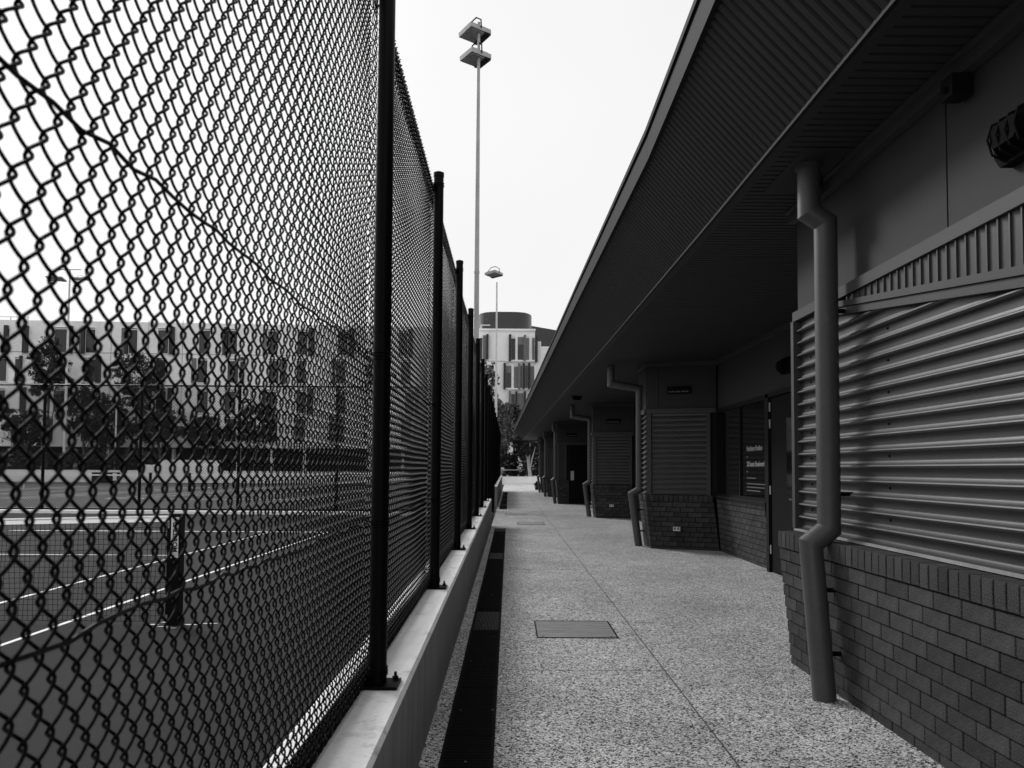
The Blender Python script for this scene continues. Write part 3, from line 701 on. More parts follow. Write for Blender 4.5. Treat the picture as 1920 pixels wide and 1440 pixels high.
def brick_wall(label, segs, parent_group='brick plinth walls of the pavilion', ncourse=10, ztop=0.826, stepo=0.0085, depth=0.20):
    """segs: list of (p0, p1, trims) plan lines of the wall foot, wall on the left of p0->p1 seen from outside"""
    o = thing('brick_wall', label, 'wall', (segs[0][0][0], segs[0][0][1], 0), parent_group)
    ox, oy = segs[0][0]
    for p0, p1, e0, e1 in segs:
        a = Vector((p0[0], p0[1], 0)); b = Vector((p1[0], p1[1], 0)); d = (b - a).normalized(); L0 = (b - a).length
        nrm = Vector((d.y, -d.x, 0))       # outward
        ang = math.atan2(d.y, d.x)
        core = MB()
        for i in range(ncourse + 1):
            off = stepo * i + (0.004 if i == ncourse else 0)
            z0 = ztop - (ncourse - i) * CS
            s0, s1 = -e0 * off, L0 + e1 * off
            zt_ = z0 + (CS if i < ncourse else 0.108)
            q0 = a + d * (s0 + .008) + nrm * (off - 0.012); q1 = a + d * (s1 - .008) + nrm * (off - 0.012)
            core.obox((q0.x - ox, q0.y - oy), (q1.x - ox, q1.y - oy), (-nrm.x, -nrm.y), depth - 0.02, z0, zt_)
            if i < ncourse:
                s = s0 + (0 if i % 2 else -BL / 2 - 0.004)
                while s < s1 - 0.03:
                    st, en = max(s, s0), min(s + BL, s1)
                    if en - st > 0.03:
                        base = a + d * st + nrm * (off + rnd.uniform(-.0012, .0012)) + Vector((0, 0, z0 + rnd.uniform(-.0008, .0008)))
                        link('brick', brick_me, o, loc=(base.x - ox, base.y - oy, base.z), rot=(0, 0, ang), scale=((en - st) / BL, 1, 1))
                    s += BL + 0.0085
            else:
                s = s0
                nb = max(1, round((s1 - s0) / 0.0862)); pit = (s1 - s0) / nb
                for k in range(nb):
                    base = a + d * (s0 + k * pit + 0.003) + nrm * (off + rnd.uniform(-.0012, .0018)) + Vector((0, 0, z0 + 0.002 + rnd.uniform(-.001, .001)))
                    link('brick', row_me if depth > 0.19 else row_s, o, loc=(base.x - ox, base.y - oy, base.z), rot=(0, 0, ang), scale=((pit - 0.0085) / 0.0775, 1, 1))
        c = core.build('mortar_bed', M['mortar'], o)
    return o
# outward is to the right of p0->p1; near wall runs away from camera with the path on its left => go from far to near
brick_wall('stepped dark brick wall at right in the foreground, behind the thick downpipe', [((2.03, 5.98), (2.03, 1.1), 0, 0)])
brick_wall('second stepped brick wall with a white power outlet, turning back below the lettered window',
           [((3.62, 14.13), (2.49, 14.55), 0, 1)][:0] + [((2.50, 15.35), (2.50, 14.58), 0, 1), ((2.50, 14.58), (3.60, 14.16), 1, -1), ((3.62, 14.16), (3.62, 11.42), -1, 0)])
brick_wall('third brick wall along the path, below a ribbed panel and behind a downpipe', [((2.50, 24.5), (2.50, 23.72), 0, 1), ((2.50, 23.72), (3.60, 23.40), 1, -1)])
brick_wall('narrow brick pier beside the dark tall door farther down the path', [((1.99, 33.9), (1.99, 33.1), 0, 1), ((1.99, 33.1), (2.40, 33.1), 1, 0)])
brick_wall('brick pier at the fifth downpipe far down the path', [((1.97, 42.3), (1.97, 41.7), 0, 1), ((1.97, 41.7), (2.5, 41.55), 1, 0)])
brick_wall('brick pier at the last downpipe near the sunlit end of the path', [((1.95, 49.6), (1.95, 49.1), 0, 1), ((1.95, 49.1), (2.5, 48.95), 1, 0)])

# ------------------------------------------------------------------ bays: frontal ribbed panels above the brick
def bay(cx, cy, rx, ry, chl, door=False):
    """corner (cx,cy) towards path, frontal face runs to (rx,ry), side face runs away for chl"""
    c = Vector((cx, cy)); r = Vector((rx, ry)); d = (r - c).normalized(); n = Vector((d.y, -d.x)); L = (r - c).length
    def q(s, o=0): p = c + d * s + n * o; return (p.x, p.y)
    back = MB()
    back.prism([(cx + .01, cy + .01, .90), (rx + 0.0, ry + .01, .90), (rx, cy + chl + .3, .90), (cx + 0.01, cy + chl, .90)], (0, 0, 2.7))
    back.prism([(cx + .30, cy + .26, -.05), (rx + 0.0, ry + .26, -.05), (rx, cy + chl + .3, -.05), (cx + 0.30, cy + chl, -.05)], (0, 0, .94))
    P(back, 'bay_core', M['trim_dark'])
    z0, z1 = 0.945, 2.36
    s0, s1 = 0.085, min(L - 0.1, 1.03)
    if door: s1 = 0.30
    cladding(q(s0), q(s1), n, z0 + .002, z1)
    P(MB().obox(q(0.0), q(s0 - .001), n, 0.045, z0, z1 + 0.0), 'frame_strip', M['trim'])
    P(MB().obox(q(s1 + .001), q(s1 + 0.07), n, 0.045, z0 if not door else 0.945, z1), 'frame_strip', M['trim'])
    P(MB().obox(q(0.0), q(L), n, 0.05, z1 + .002, z1 + 0.085), 'frame_head', M['trim'])
    P(MB().obox(q(0.0), q(0.205), n, 0.012, z1 + 0.09, SOF), 'wall_panel', M['panel'])
    P(MB().obox(q(0.212), q(L), n, 0.012, z1 + 0.09, SOF), 'wall_panel', M['panel'])
    P(MB().obox(q(-0.03), q(L), n, 0.05, SOF - 0.07, SOF - 0.003), 'soffit_angle', M['trim'])
    P(MB().obox((cx - .05, cy - 0.03), (cx - .05, cy + chl), (1, 0), 0.045, SOF - 0.07, SOF - 0.003), 'soffit_angle', M['trim'])
    cladding((cx + .0, cy + 0.03), (cx + .0, cy + chl), (-1, 0), z0, z1)
    P(MB().box(cx - 0.014, cx + 0.0, cy + 0.003, cy + chl, z1 + 0.09, SOF), 'wall_panel', M['panel'])
    P(MB().box(cx - 0.045, cx - 0.0, cy + 0.02, cy + chl, z1 + .002, z1 + 0.085), 'frame_head', M['trim'])
    return q, L, n
q2 = bay(2.43, 14.55, 3.55, 14.13, 0.8)
q3 = bay(2.43, 23.72, 3.60, 23.42, 0.8)
q4 = bay(1.93, 33.12, 3.30, 33.12, 0.8, door=True)
bay(1.91, 41.72, 3.2, 41.5, 0.6)
bay(1.89, 49.12, 3.2, 48.95, 0.6)
# doorway in the fourth bay
dd = P(MB().box(2.42, 3.28, 33.06, 33.10, 0.01, 2.34), 'door', M['door'])
MB().box(2.47, 2.60, 33.03, 33.058, 0.95, 1.32).build('push_plate', M['hinge'], dd)
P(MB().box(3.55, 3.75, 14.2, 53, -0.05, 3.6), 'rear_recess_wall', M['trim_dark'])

# ------------------------------------------------------------------ downpipes
def downpipe(foot, r, xlow, yup, xup, xdrop, yb, big=True):
    y = yb; n = 32
    o = P(MB().tube([(xdrop, y, SOF + 0.01), (xdrop, y, 2.965 if big else 2.945), (xup, y, 2.90 if big else 2.86), (xup, y, 1.02), (xlow, y, 0.93), (foot, y, 0.0)], r, n), 'downpipe', M['pipe'], smooth=True, crease=17)
    MB().tube([(xdrop, y, SOF - 0.03), (xdrop, y, SOF + 0.012)], r * 1.18, n).build('pipe_collar', M['pipe'], o, smooth=True)
    for z, x in ((2.28, xup), (1.16, xup), (0.58, xlow + (foot - xlow) * 0.38), (0.2, xlow + (foot - xlow) * 0.78)):
        MB().disc((x, y), r + 0.0012, z, z + (0.05 if z > 1 else 0.0035), n).build('pipe_socket', M['pipe'], o, smooth=True)
        MB().box(x + r * 0.7, x + r + 0.13, y - 0.012, y + 0.014, z + 0.06, z + 0.085).tube([(x + r + .03, y - .03, z + .075), (x + r + .03, y + .03, z + .075)], 0.006, 6).build('pipe_bracket', M['black'], o)
downpipe(1.905, 0.069, 1.832, 0, 1.945, 1.845, 5.03)
downpipe(2.36, 0.069, 2.235, 0, 2.38, 1.86, 15.05, False)
downpipe(2.36, 0.069, 2.235, 0, 2.38, 1.86, 24.3, False)
downpipe(1.87, 0.069, 1.76, 0, 1.875, 1.80, 33.4)
downpipe(1.86, 0.069, 1.75, 0, 1.865, 1.79, 41.95)
downpipe(1.85, 0.069, 1.74, 0, 1.855, 1.78, 49.4)
P(MB().box(1.72, 2.035, 4.75, 5.55, SOF - 0.004, SOF - 0.001), 'soffit_plate', M['soffit'])

# ------------------------------------------------------------------ lights, signs, sensor, outlets
def bulkhead(x, y, z, label):
    o = thing('wall_light', label, 'wall light', (x, y, z), 'caged lights on the pavilion walls')
    pts = [(-0.0, -0.17, -0.05), (0, -0.13, -0.10), (0, 0.13, -0.10), (0, 0.17, -0.05), (0, 0.17, 0.05), (0, 0.13, 0.10), (0, -0.13, 0.10), (0, -0.17, 0.05)]
    MB().prism(pts, (-0.05, 0, 0)).build('lamp_base', M['plastic_dark'], o)
    p2 = [(-0.05, a * 0.86, b * 0.84) for _, a, b in pts]
    m = MB(); n = 8; top = [(-0.115, a * 0.6, b * 0.55) for _, a, b in p2]
    m.add(p2 + top, [tuple(range(8, 16))] + [(i, (i + 1) % 8, 8 + (i + 1) % 8, 8 + i) for i in range(8)]); m.build('lamp_cover', M['diffuser'], o)
    for yy in (-0.09, -0.03, 0.03, 0.09):
        MB().tube([(-0.05, yy, -0.088), (-0.105, yy, -0.062), (-0.124, yy, 0), (-0.105, yy, 0.062), (-0.05, yy, 0.088)], 0.005, 6).build('cage_bar', M['plastic_dark'], o)
    return o
bulkhead(CX - 0.006, 3.26, 2.74, 'dark caged light high on the wall at the right edge of the picture')
bulkhead(RX - 0.006, 10.55, 2.72, 'small dark caged light above the recessed door')
sb = thing('motion_sensor', 'small dark box hanging under the soffit above the near wall', 'sensor', (CX - 0.062, 3.70, SOF - 0.088))
MB().box(-0.045, 0.04, -0.05, 0.05, -0.10, 0).build('sensor_body', M['trim_dark'], sb)
MB().tube([(-0.047, 0, -0.06), (-0.062, 0, -0.065)], 0.016, 12).build('sensor_lens', M['plastic_dark'], sb)
def ceil_light(x, y, label, r=0.135):
    o = thing('ceiling_light', label, 'ceiling light', (x, y, SOF - 0.004), 'round lights under the soffit')
    MB().tube([(0, 0, 0.0), (0, 0, -0.035)], r, 28).build('lamp_rim', M['plastic_dark'], o, smooth=True)
    MB().tube([(0, 0, -0.036), (0, 0, -0.06), (0, 0, -0.08), (0, 0, -0.088)], r * 0.8, 24).build('lamp_diffuser', M['diffuser'], o, smooth=True)
ceil_light(1.955, 5.30, 'round dark ceiling light beside the top of the nearest downpipe', 0.075)
ceil_light(1.75, 21.3, 'round dark ceiling light under the soffit, midway along the path')
def sign(qf, s0, s1, n, z0, z1, label):
    a = qf(s0, 0.014); b = qf(s1, 0.014); 
    o = thing('door_sign', label, 'sign', (a[0], a[1], z0), 'small black signs above the ribbed panels')
    d = Vector((b[0] - a[0], b[1] - a[1])); l = d.length; d.normalize(); o.rotation_euler = (0, 0, math.atan2(d.y, d.x))
    MB().box(0, l, -0.02, 0, 0, z1 - z0).build('sign_board', M['plastic_dark'], o)
    for k, (u, v) in enumerate(((0.06, 0.13), (0.17, 0.33), (0.37, 0.54), (0.58, 0.72), (0.74, 0.88))):
        MB().box(u * l, v * l, -0.0212, -0.0203, 0.028, 0.05).build('worn_lettering', M['fin_mid'], o)
for (qf, L2, nn), lab in ((q2, 'black sign plate on the panel above the second brick wall'), (q3, 'black sign plate on the panel above the third brick wall'), (q4, 'faint black sign plate over the dark door farther along')):
    sign(qf, 0.36, 0.78, nn, 2.70, 2.83, lab)
def outlet(qf, s, z, label):
    p = qf(s, 0.0); o = thing('power_outlet', label, 'power outlet', (p[0], p[1], z), 'white outlets on the brick walls')
    a = qf(0, 0); b = qf(1, 0); o.rotation_euler = (0, 0, math.atan2(b[1] - a[1], b[0] - a[0]))
    MB().box(-0.06, 0.06, -0.05, 0, 0, 0.07).build('outlet_body', M['white'], o)
    for x in (-0.03, 0.03): MB().box(x - 0.018, x + 0.018, -0.053, -0.0505, 0.02, 0.062).build('socket', M['fin_mid'], o)
outlet(q2[0], 0.52, 0.325, 'white twin power outlet low on the second brick wall')
outlet(q3[0], 0.52, 0.325, 'white twin power outlet low on the third brick wall')

# ------------------------------------------------------------------ floodlight masts
def lamp_head(m_parent, loc, tilt, rz, sx=0.46, sy=0.40, name='lamp_head'):
    h = link(name, MB().box(-sx, sx, -sy, sy, -0.02, 0.10).box(-sx * .8, sx * .8, -sy * .8, sy * .8, 0.10, 0.15).mesh(name, M['galv']), m_parent, loc=loc, rot=(tilt, 0, rz))
    MB().box(-sx * .92, sx * .40, -sy * .88, sy * .88, -0.032, -0.021).build('lens', M['lens'], h)
    g = MB()
    for i in range(12): g.box(-sx * .9 + i * sx * 1.28 / 11, -sx * .9 + i * sx * 1.28 / 11 + .012, -sy * .86, sy * .86, -0.044, -0.033)
    for i in range(10): g.box(-sx * .9, sx * .39, -sy * .85 + i * sy * 1.7 / 9, -sy * .85 + i * sy * 1.7 / 9 + .012, -0.044, -0.034)
    g.build('lens_grille', M['galv'], h, kind='stuff')
    MB().box(sx * .42, sx * .98, -sy * .95, sy * .95, -0.06, -0.021).build('gear_box', M['black'], h)
    MB().tube([(0, -sy - .01, 0.03), (0, -sy - .02, 0.25), (0, -sy * .4, 0.42), (0, sy * .4, 0.42), (0, sy + .02, 0.25), (0, sy + .01, 0.03)], 0.018, 6).build('bracket', M['black'], h)
    return h
def mast(x, y, z0, H, r0, r1, label, heads, m='galv'):
    o = thing('floodlight_mast', label, 'floodlight', (x, y, z0), 'floodlight masts around the courts')
    MB().tube([(0, 0, 0), (0, 0, H * 0.5), (0, 0, H)], r0, 16, r1).build('mast_pole', M[m], o, smooth=True)
    MB().box(-r0 * 2, r0 * 2, -r0 * 2, r0 * 2, 0, 0.03).build('base_plate', M[m], o)
    MB().tube([(0, 0, H * .5), (0, 0, H * .5 + .06)], (r0 + r1) / 2 + .008, 16).build('joint_collar', M[m], o)
    for (lx, ly, lz, t, rz, s) in heads: lamp_head(o, (lx, ly, lz), t, rz, 0.46 * s, 0.40 * s)
    return o
mast(-0.83, 20.4, CZ, 12.84, 0.085, 0.036, 'tall grey floodlight mast with two stacked square lamp heads beside the fence', [(-0.10, 0.1, 12.57, R(-8), R(38), 0.68), (-0.08, 0.1, 11.94, R(-5), R(38), 0.66)])
mast(-0.70, 43.6, CZ, 11.5, 0.085, 0.04, 'thinner floodlight mast farther down the fence with one small lamp head', [(-0.16, 0, 11.9, R(-6), R(60), 0.85)], 'galv_lite')
pL = at_plane(131, 515, 88.0)
dm = mast(pL.x, 88.0, -0.4, pL.z + 0.4, 0.17, 0.09, 'pale twin headed floodlight mast behind the white wall at left', [(-1.45, 0, pL.z - 0.1, R(-5), R(8), 1.8), (1.2, 0, pL.z - 0.1, R(5), R(0), 1.8)], 'galv_lite')
MB().tube([(-1.2, 0, pL.z + 0.95), (1.2, 0, pL.z + 0.95)], 0.05, 6).tube([(0, 0, pL.z), (0, 0, pL.z + 0.95)], 0.07, 8).build('cross_arm', M['galv'], dm)
def street_lamp(px, ptop, Y, arm, label, two=False):
    p = at_plane(px, ptop, Y); o = thing('street_lamp', label, 'street lamp', (p.x, Y, -0.4), 'street lamps beyond the courts')
    H = p.z + 0.4
    MB().tube([(0, 0, 0), (0, 0, H)], 0.11, 10, 0.07).build('lamp_pole', M['galv_lite'], o, smooth=True)
    for sg in ((1, -1) if two else (1,)):
        MB().tube([(0, 0, H), (sg * arm * .3, 0, H + 0.12), (sg * arm, 0, H + .18)], 0.045, 6).build('lamp_arm', M['galv_lite'], o)
        MB().box(min(sg * arm * .8, sg * arm * 1.25), max(sg * arm * .8, sg * arm * 1.25), -0.12, 0.12, H + .10, H + .17).build('lamp_head', M['galv_lite'], o)
street_lamp(219, 745, 88, 1.2, 'curved arm street lamp in front of the pale building, between two trees')
street_lamp(449, 679, 90, 0.9, 'slim twin armed street lamp rising before the windows of the pale building', True)

# ------------------------------------------------------------------ left campus building
A0, B0 = 98.6, 0.062         # facade plane Y = A0 + B0*X
lb = thing('campus_building', 'long pale four storey building with staggered dark windows behind the courts', 'building', (-35, A0 - 35 * B0, 0))
fd = Vector((1, B0, 0)).normalized(); fn = Vector((B0, -1, 0)).normalized()
lbo = Vector(lb.location)
def fa(px, py): return at_plane(px, py, A0, B0) - lbo
def fbox(px0, px1, py0, py1, o0, o1):
    """box on the facade between photograph positions, from o0 to o1 in front of it"""
    xm, ym = (px0 + px1) / 2, (py0 + py1) / 2
    a = fa(px0, ym); b = fa(px1, ym); z0, z1 = fa(xm, py1).z, fa(xm, py0).z; b2 = Vector((b.x, b.y, 0)); a2 = Vector((a.x, a.y, 0))
    m = MB(); p = a2 + fn * o0; q = b2 + fn * o0
    return m.obox((p.x, p.y), (q.x, q.y), (fn.x, fn.y), o1 - o0, z0, z1)
a = fa(-260, 600); b = fa(885, 616)
body = MB(); pa = Vector((a.x, a.y, 0)); pb = Vector((b.x, b.y, 0))
ztopb = fa(320, 605).z; zlow = fa(500, 840).z
body.obox((pa.x, pa.y), (pb.x, pb.y), (-fn.x, -fn.y), 14, zlow, ztopb)
body.build('facade_wall', M['facade'], lb)
MB().obox((pa.x - fn.x * 3, pa.y - fn.y * 3), (pb.x - fn.x * 3, pb.y - fn.y * 3), (-fn.x, -fn.y), 10, -1.0, zlow - 0.01).build('undercroft_wall', M['trim_dark'], lb)
for px in range(-240, 880, 62): fbox(px, px + 5, 841, 884, -1.2, -0.7).build('undercroft_column', M['facade'], lb)
for py in (663, 722, 775): 
    fbox(-250, 880, py, py + 1.0, 0.0, 0.03).build('floor_joint', M['blind'], lb)
for px in (40, 206, 276, 340, 470, 600, 720): fbox(px, px + 0.8, 601, 838, 0.0, 0.02).build('panel_joint', M['blind'], lb)
fbox(-250, 882, 598, 601.0, -0.1, 0.12).build('parapet_cap', M['facade_lite'], lb) if False else None
rl = fbox(-60, 43, 589, 590, -1.5, -1.4); rl.build('roof_rail', M['galv'], lb)
for px in (7, 40): fbox(px, px + 1, 589, 600, -1.5, -1.4).build('rail_post', M['galv'], lb)
def window(px0, px1, py0, py1, fin=None, lite=None, black=False):
    # frame, pane, header strip; fin is (x0,x1) dark vertical fin proud of the wall
    f = fbox(px0 - 1.6, px1 + 1.6, py0 - 4.5, py1 + 1.8, 0.0, 0.12).build('window', M['frame_lite'], lb)
    fbox(px0, px1, py0, py1, 0.122, 0.128).build('pane', M['pane'], f)
    fbox(px0, px1, py0 - 3.6, py0 - 1.4, 0.122, 0.13).build('blind_box', M['blind'], f)
    if fin: fbox(fin[0], fin[1], py0 - 6, py1 + 1.5, 0.0, 0.45).build('window_fin', M['fin'], lb)
    if lite: fbox(lite[0], lite[1], py0 - 4, py1 + 1.2, 0.0, 0.10).build('side_panel', M['fin_mid'], lb)
dyl = lambda px: 0.011 * px
def W(row, *a, **k):
    y0, y1 = {1: (616.5, 660), 2: (673, 714.5), 3: (732, 772), 4: (784, 827)}[row]
    d = dyl(a[0]) * (0.9 - 0.22 * (row - 1)); window(a[0], a[1], y0 + d, y1 + d, **k)
for args, kw in (((1, 104, 126), dict(fin=(131, 137))), ((1, 162, 179), dict(fin=(155, 161), lite=(149, 155))), ((1, 243, 258), dict(fin=(236, 242), lite=(228, 236))), ((1, 297, 316), dict(fin=(319, 328))),
                 ((1, 374, 394), {}), ((1, 427, 445), dict(fin=(421, 427), lite=(417, 421))), ((1, 503, 521), dict(lite=(493, 501))), ((1, 558, 576), dict(fin=(580, 590))), ((1, 634, 652), dict(fin=(655, 665))),
                 ((1, 700, 718), {}), ((1, 748, 764), dict(fin=(766, 774))), ((1, 815, 832), dict(fin=(808, 814))), ((1, 845, 860), {}),
                 ((1, 44, 52), dict(fin=(45, 54))), ((1, 12, 18), dict(fin=(10, 17))),
                 ((2, -8, 13), {}), ((2, 29, 40), dict(fin=(39, 42))), ((2, 98, 119), {}), ((2, 158, 179), dict(fin=(181, 190))), ((2, 293, 311), {}), ((2, 371, 389), dict(lite=(359, 368))), ((2, 427, 447), dict(fin=(452, 458))),
                 ((2, 504, 523), dict(fin=(530, 536), lite=(525, 530))), ((2, 556, 573), {}), ((2, 630, 648), dict(fin=(624, 628))), ((2, 700, 716), dict(fin=(690, 698))), ((2, 752, 770), {}), ((2, 820, 836), dict(fin=(838, 846))), ((2, 858, 872), {}),
                 ((3, -2, 10), {}), ((3, 38, 50), dict(fin=(40, 50))), ((3, 101, 120), {}), ((3, 153, 176), {}), ((3, 293, 311), dict(fin=(316, 323))), ((3, 370, 390), {}), ((3, 422, 442), {}), ((3, 500, 518), dict(fin=(494, 499))),
                 ((3, 556, 574), dict(fin=(577, 587))), ((3, 630, 648), {}), ((3, 705, 720), {}), ((3, 760, 776), dict(fin=(778, 785))), ((3, 820, 838), {}),
                 ((4, 25, 35), dict(fin=(25, 35))), ((4, 82, 100), {}), ((4, 153, 176), {}), ((4, 365, 385), dict(fin=(357, 364))), ((4, 423, 443), {}), ((4, 501, 520), {}), ((4, 553, 571), {}), ((4, 626, 645), dict(fin=(618, 624))),
                 ((4, 700, 718), {}), ((4, 752, 770), {}), ((4, 812, 830), dict(fin=(804, 810)))):
    W(*args, **kw)

# ------------------------------------------------------------------ centre building beyond the end of the path
cb = thing('office_building', 'white office block with vertical fins and dark rooftop drum beyond the path end', 'building', (0, 118, 0))
def cbx(px0, px1, py0, py1, o0, o1, Y=118.0):
    xm, ym = (px0 + px1) / 2, (py0 + py1) / 2
    return MB().box(at_plane(px0, ym, Y).x, at_plane(px1, ym, Y).x, -o1, -o0, at_plane(xm, py1, Y).z, at_plane(xm, py0, Y).z)
a = at_plane(820, 900, 118); b = at_plane(1003, 619, 118)
MB().box(a.x, b.x, 0, 16, -0.9, b.z).build('facade_wall', M['facade_lite'], cb)
cbx(818, 1004, 616.5, 620, -0.3, 0.25).build('parapet', M['facade_lite'], cb)
cbx(1003.2, 1014, 640, 900, -3.0, -0.05).build('side_wall', M['facade_lite'], cb)
cbx(820, 1003, 676.6, 677.4, 0, 0.03).build('floor_joint', M['blind'], cb)
for (x0, x1, y0, y1, mt, o) in (
    (899.5, 904, 634, 676, 'pane', .08), (905.5, 911, 629, 676, 'fin_mid', .2), (912, 916, 627.5, 674, 'fin', .6),
    (954, 958.5, 628, 678, 'fin', .6), (959, 966, 635, 675, 'pane', .08), (971, 981.5, 632, 645.5, 'blind', .08), (971, 981.5, 646, 675, 'glass', .08), (981.8, 986, 629, 677, 'fin_mid', .6),
    (986.5, 992, 634, 675, 'blind', .08), (998, 1001.5, 634, 676, 'fin_mid', .1), (1003.3, 1008, 631, 679, 'fin', .5),
    (944, 948, 681, 730, 'fin', .6), (948.5, 958.8, 686, 697.5, 'blind', .08), (948.5, 958.8, 698.5, 727, 'glass', .08), (964, 971, 687.5, 727.5, 'blind', .08), (971.5, 975.5, 681.5, 730, 'fin_mid', .6), (976, 979, 686, 728, 'blind', .08),
    (980, 984, 681.5, 730, 'fin', .6), (984.5, 989.5, 686, 727.5, 'blind', .08), (990, 994, 681.5, 730, 'fin', .6), (994.5, 1001.5, 687, 728, 'blind', .08),
    (954, 958, 734, 780, 'fin_mid', .6), (959, 965, 739, 780, 'glass', .08), (966, 970, 734, 780, 'fin', .6), (970.8, 981, 737, 775, 'blind', .08), (982, 986, 734, 780, 'fin', .6), (990, 1000, 738, 775, 'pane', .08)):
    w_ob = cbx(x0, x1, y0, y1, 0.0, o).build('window_pane' if o < .15 else 'window_fin', M[mt], cb)
for y0 in (675.5, 728): cbx(948, 1003, y0, y0 + 3, 0.0, 0.35).build('window_ledge', M['facade_lite'], cb)
for x0, y0, y1 in ((966.3, 630, 676), (992.5, 630, 676), (959, 684, 728), (1001.7, 684, 728)): cbx(x0, x0 + 4, y0, y1, 0.0, 0.2).build('mullion', M['facade_lite'], cb)
# curved drum
p0 = at_plane(897, 617, 122); p1 = at_plane(997, 594, 122); mb = MB(); n = 40; V = []
cxm, hw = (p0.x + p1.x) / 2, (p1.x - p0.x) / 2
for i in range(n):
    t = 2 * math.pi * i / n; cc, ss = math.cos(t), math.sin(t)
    V.append((cxm + hw * (abs(cc) ** 0.55) * (1 if cc > 0 else -1), 4 + 5.0 * (abs(ss) ** 0.7) * (1 if ss > 0 else -1) + 1.2, p0.z - 1.5))
mb.prism(V, (0, 0, p1.z - p0.z + 1.5)).build('rooftop_drum', M['drum'], cb, smooth=True)
for x0, x1 in ((913, 918), (920, 942)):
    q0 = at_plane(x0, 604, 118.9); q1 = at_plane(x1, 597.5, 118.9); MB().box(q0.x, q1.x, 0.6, 0.9, q0.z, q1.z).build('drum_window', M['fin_mid'], cb)
for px in (900, 902, 963, 966): cbx(px, px + 1.0, 607, 618, -0.5, -0.4).build('rail_post', M['frame_lite'], cb)
cbx(900, 966, 608, 609.5, -0.5, -0.4).build('roof_rail', M['frame_lite'], cb)
for px in (899.5, 911): cbx(px, px + 0.8, 585, 617, -0.9, -0.8).build('antenna', M['galv'], cb)
sb2 = thing('dark_building', 'dark metal clad block with sloping roof behind the white office block', 'building', (10, 135, 0))
a = at_plane(985, 640, 135); b = at_plane(1060, 610, 135)
MB().prism([(a.x - 10, 0, 0), (b.x - 10, 0, 0), (b.x - 10, 0, at_plane(1060, 622, 135).z), (a.x - 10, 0, at_plane(985, 609, 135).z)], (0, 10, 0)).build('building_wall', M['drum'], sb2)
MB().box(at_plane(1012, 650, 134).x - 10, at_plane(1040, 650, 134).x - 10, -1.3, -0.1, 0, at_plane(1012, 650, 134).z).build('lower_wall', M['facade_lite'], sb2)

# ------------------------------------------------------------------ walls, bench and bits beyond the far courts
wwall = thing('court_wall', 'long low white wall behind the far courts', 'wall', (-30, 84, 0))
MB().box(-60, 27.5, 0, 0.25, -0.45, 0.98).build('wall_body', M['lowwall'], wwall)
MB().box(-60, 27.5, -0.03, 0.28, 0.98, 1.04).build('wall_top', M['facade_lite'], wwall)
wr = thing('ramp_wall', 'short white wall stepping up behind the court wall in front of the undercroft', 'wall', (-33, 86.5, 0))
p0 = at_plane(299, 880, 86.5); p1 = at_plane(412, 863, 86.5)
MB().box(p0.x + 33, p1.x + 33, 0, 0.3, -0.4, p1.z).build('wall_body', M['lowwall'], wr)
MB().box(p0.x + 33 - 1.6, p0.x + 33 - .01, 0, 0.3, -0.4, p1.z - 0.5).build('lower_wall', M['lowwall'], wr)
cab = thing('court_cabinet', 'long dark equipment cabinet with a small white notice standing before the white court wall', 'cabinet', (at_plane(199, 890, 80).x, 80, CZ))
MB().box(-1.2, 1.15, -0.4, 0.4, 0.0, 1.02).build('cabinet_body', M['trim_dark'], cab)
MB().box(0.85, 1.2, -0.42, -0.402, 0.25, 0.95).build('notice', M['white'], cab)
MB().box(-1.25, 1.25, -0.45, 0.45, 1.022, 1.07).build('cabinet_top', M['frame_lite'], cab)
bl = thing('bollard', 'slim white post on the far court at left', 'post', (at_plane(45, 900, 60).x, 60, CZ))
MB().tube([(0, 0, 0), (0, 0, 1.0)], 0.035, 8).build('post_body', M['white'], bl)
MB().tube([(0, 0, 1.0), (0, 0, 1.04)], 0.045, 8).build('post_cap', M['white'], bl)
rail = thing('guard_rail', 'pale horizontal guard rail in the shade beyond the end wall', 'railing', (0, 86, 0))
MB().box(-1.0, 1.9, -0.04, 0.04, 1.25, 1.37).build('rail_beam', M['galv'], rail)
for x in (-0.8, 1.75): MB().box(x - .04, x + .04, 0.05, 0.12, -0.4, 1.3).build('rail_post', M['galv'], rail)

# ------------------------------------------------------------------ trees and shrubs
def crown_mesh(name, blobs, n, leaf, m, seed, fill=0.5):
    rg = np.random.RandomState(seed); V = []; 
    vol = np.array([b[3] * b[4] * b[5] for b in blobs]); cnt = (n * vol / vol.sum()).astype(int) + 5
    for (bx, by, bz, rx, ry, rz), c in zip(blobs, cnt):
        k = max(4, c // 26)
        d = rg.normal(size=(k, 3)); d /= np.linalg.norm(d, axis=1)[:, None]; rad = rg.uniform(fill, 1.0, (k, 1))
        cc = d * rad * np.array([rx, ry, rz]) + np.array([bx, by, bz])
        idx = rg.randint(0, k, c); sp = 0.22 * (rx + rz) / 2
        pos = cc[idx] + rg.normal(scale=sp * 0.5, size=(c, 3)) * np.array([1, 1, 0.7]); pos[:, 2] -= np.abs(rg.normal(scale=sp * 0.3, size=c))
        a = rg.normal(size=(c, 3)); a /= np.linalg.norm(a, axis=1)[:, None]; b = np.cross(a, rg.normal(size=(c, 3))); b /= np.linalg.norm(b, axis=1)[:, None]
        s = leaf * rg.uniform(0.6, 1.4, (c, 1)); a = a * s; b = b * s * 0.5
        V.append(np.stack([pos - a, pos + b * .8, pos + a, pos - b * .8], 1).reshape(-1, 3))
    V = np.concatenate(V); Q = np.arange(len(V)).reshape(-1, 4)
    return fast_mesh(name, V, Q, m, False)
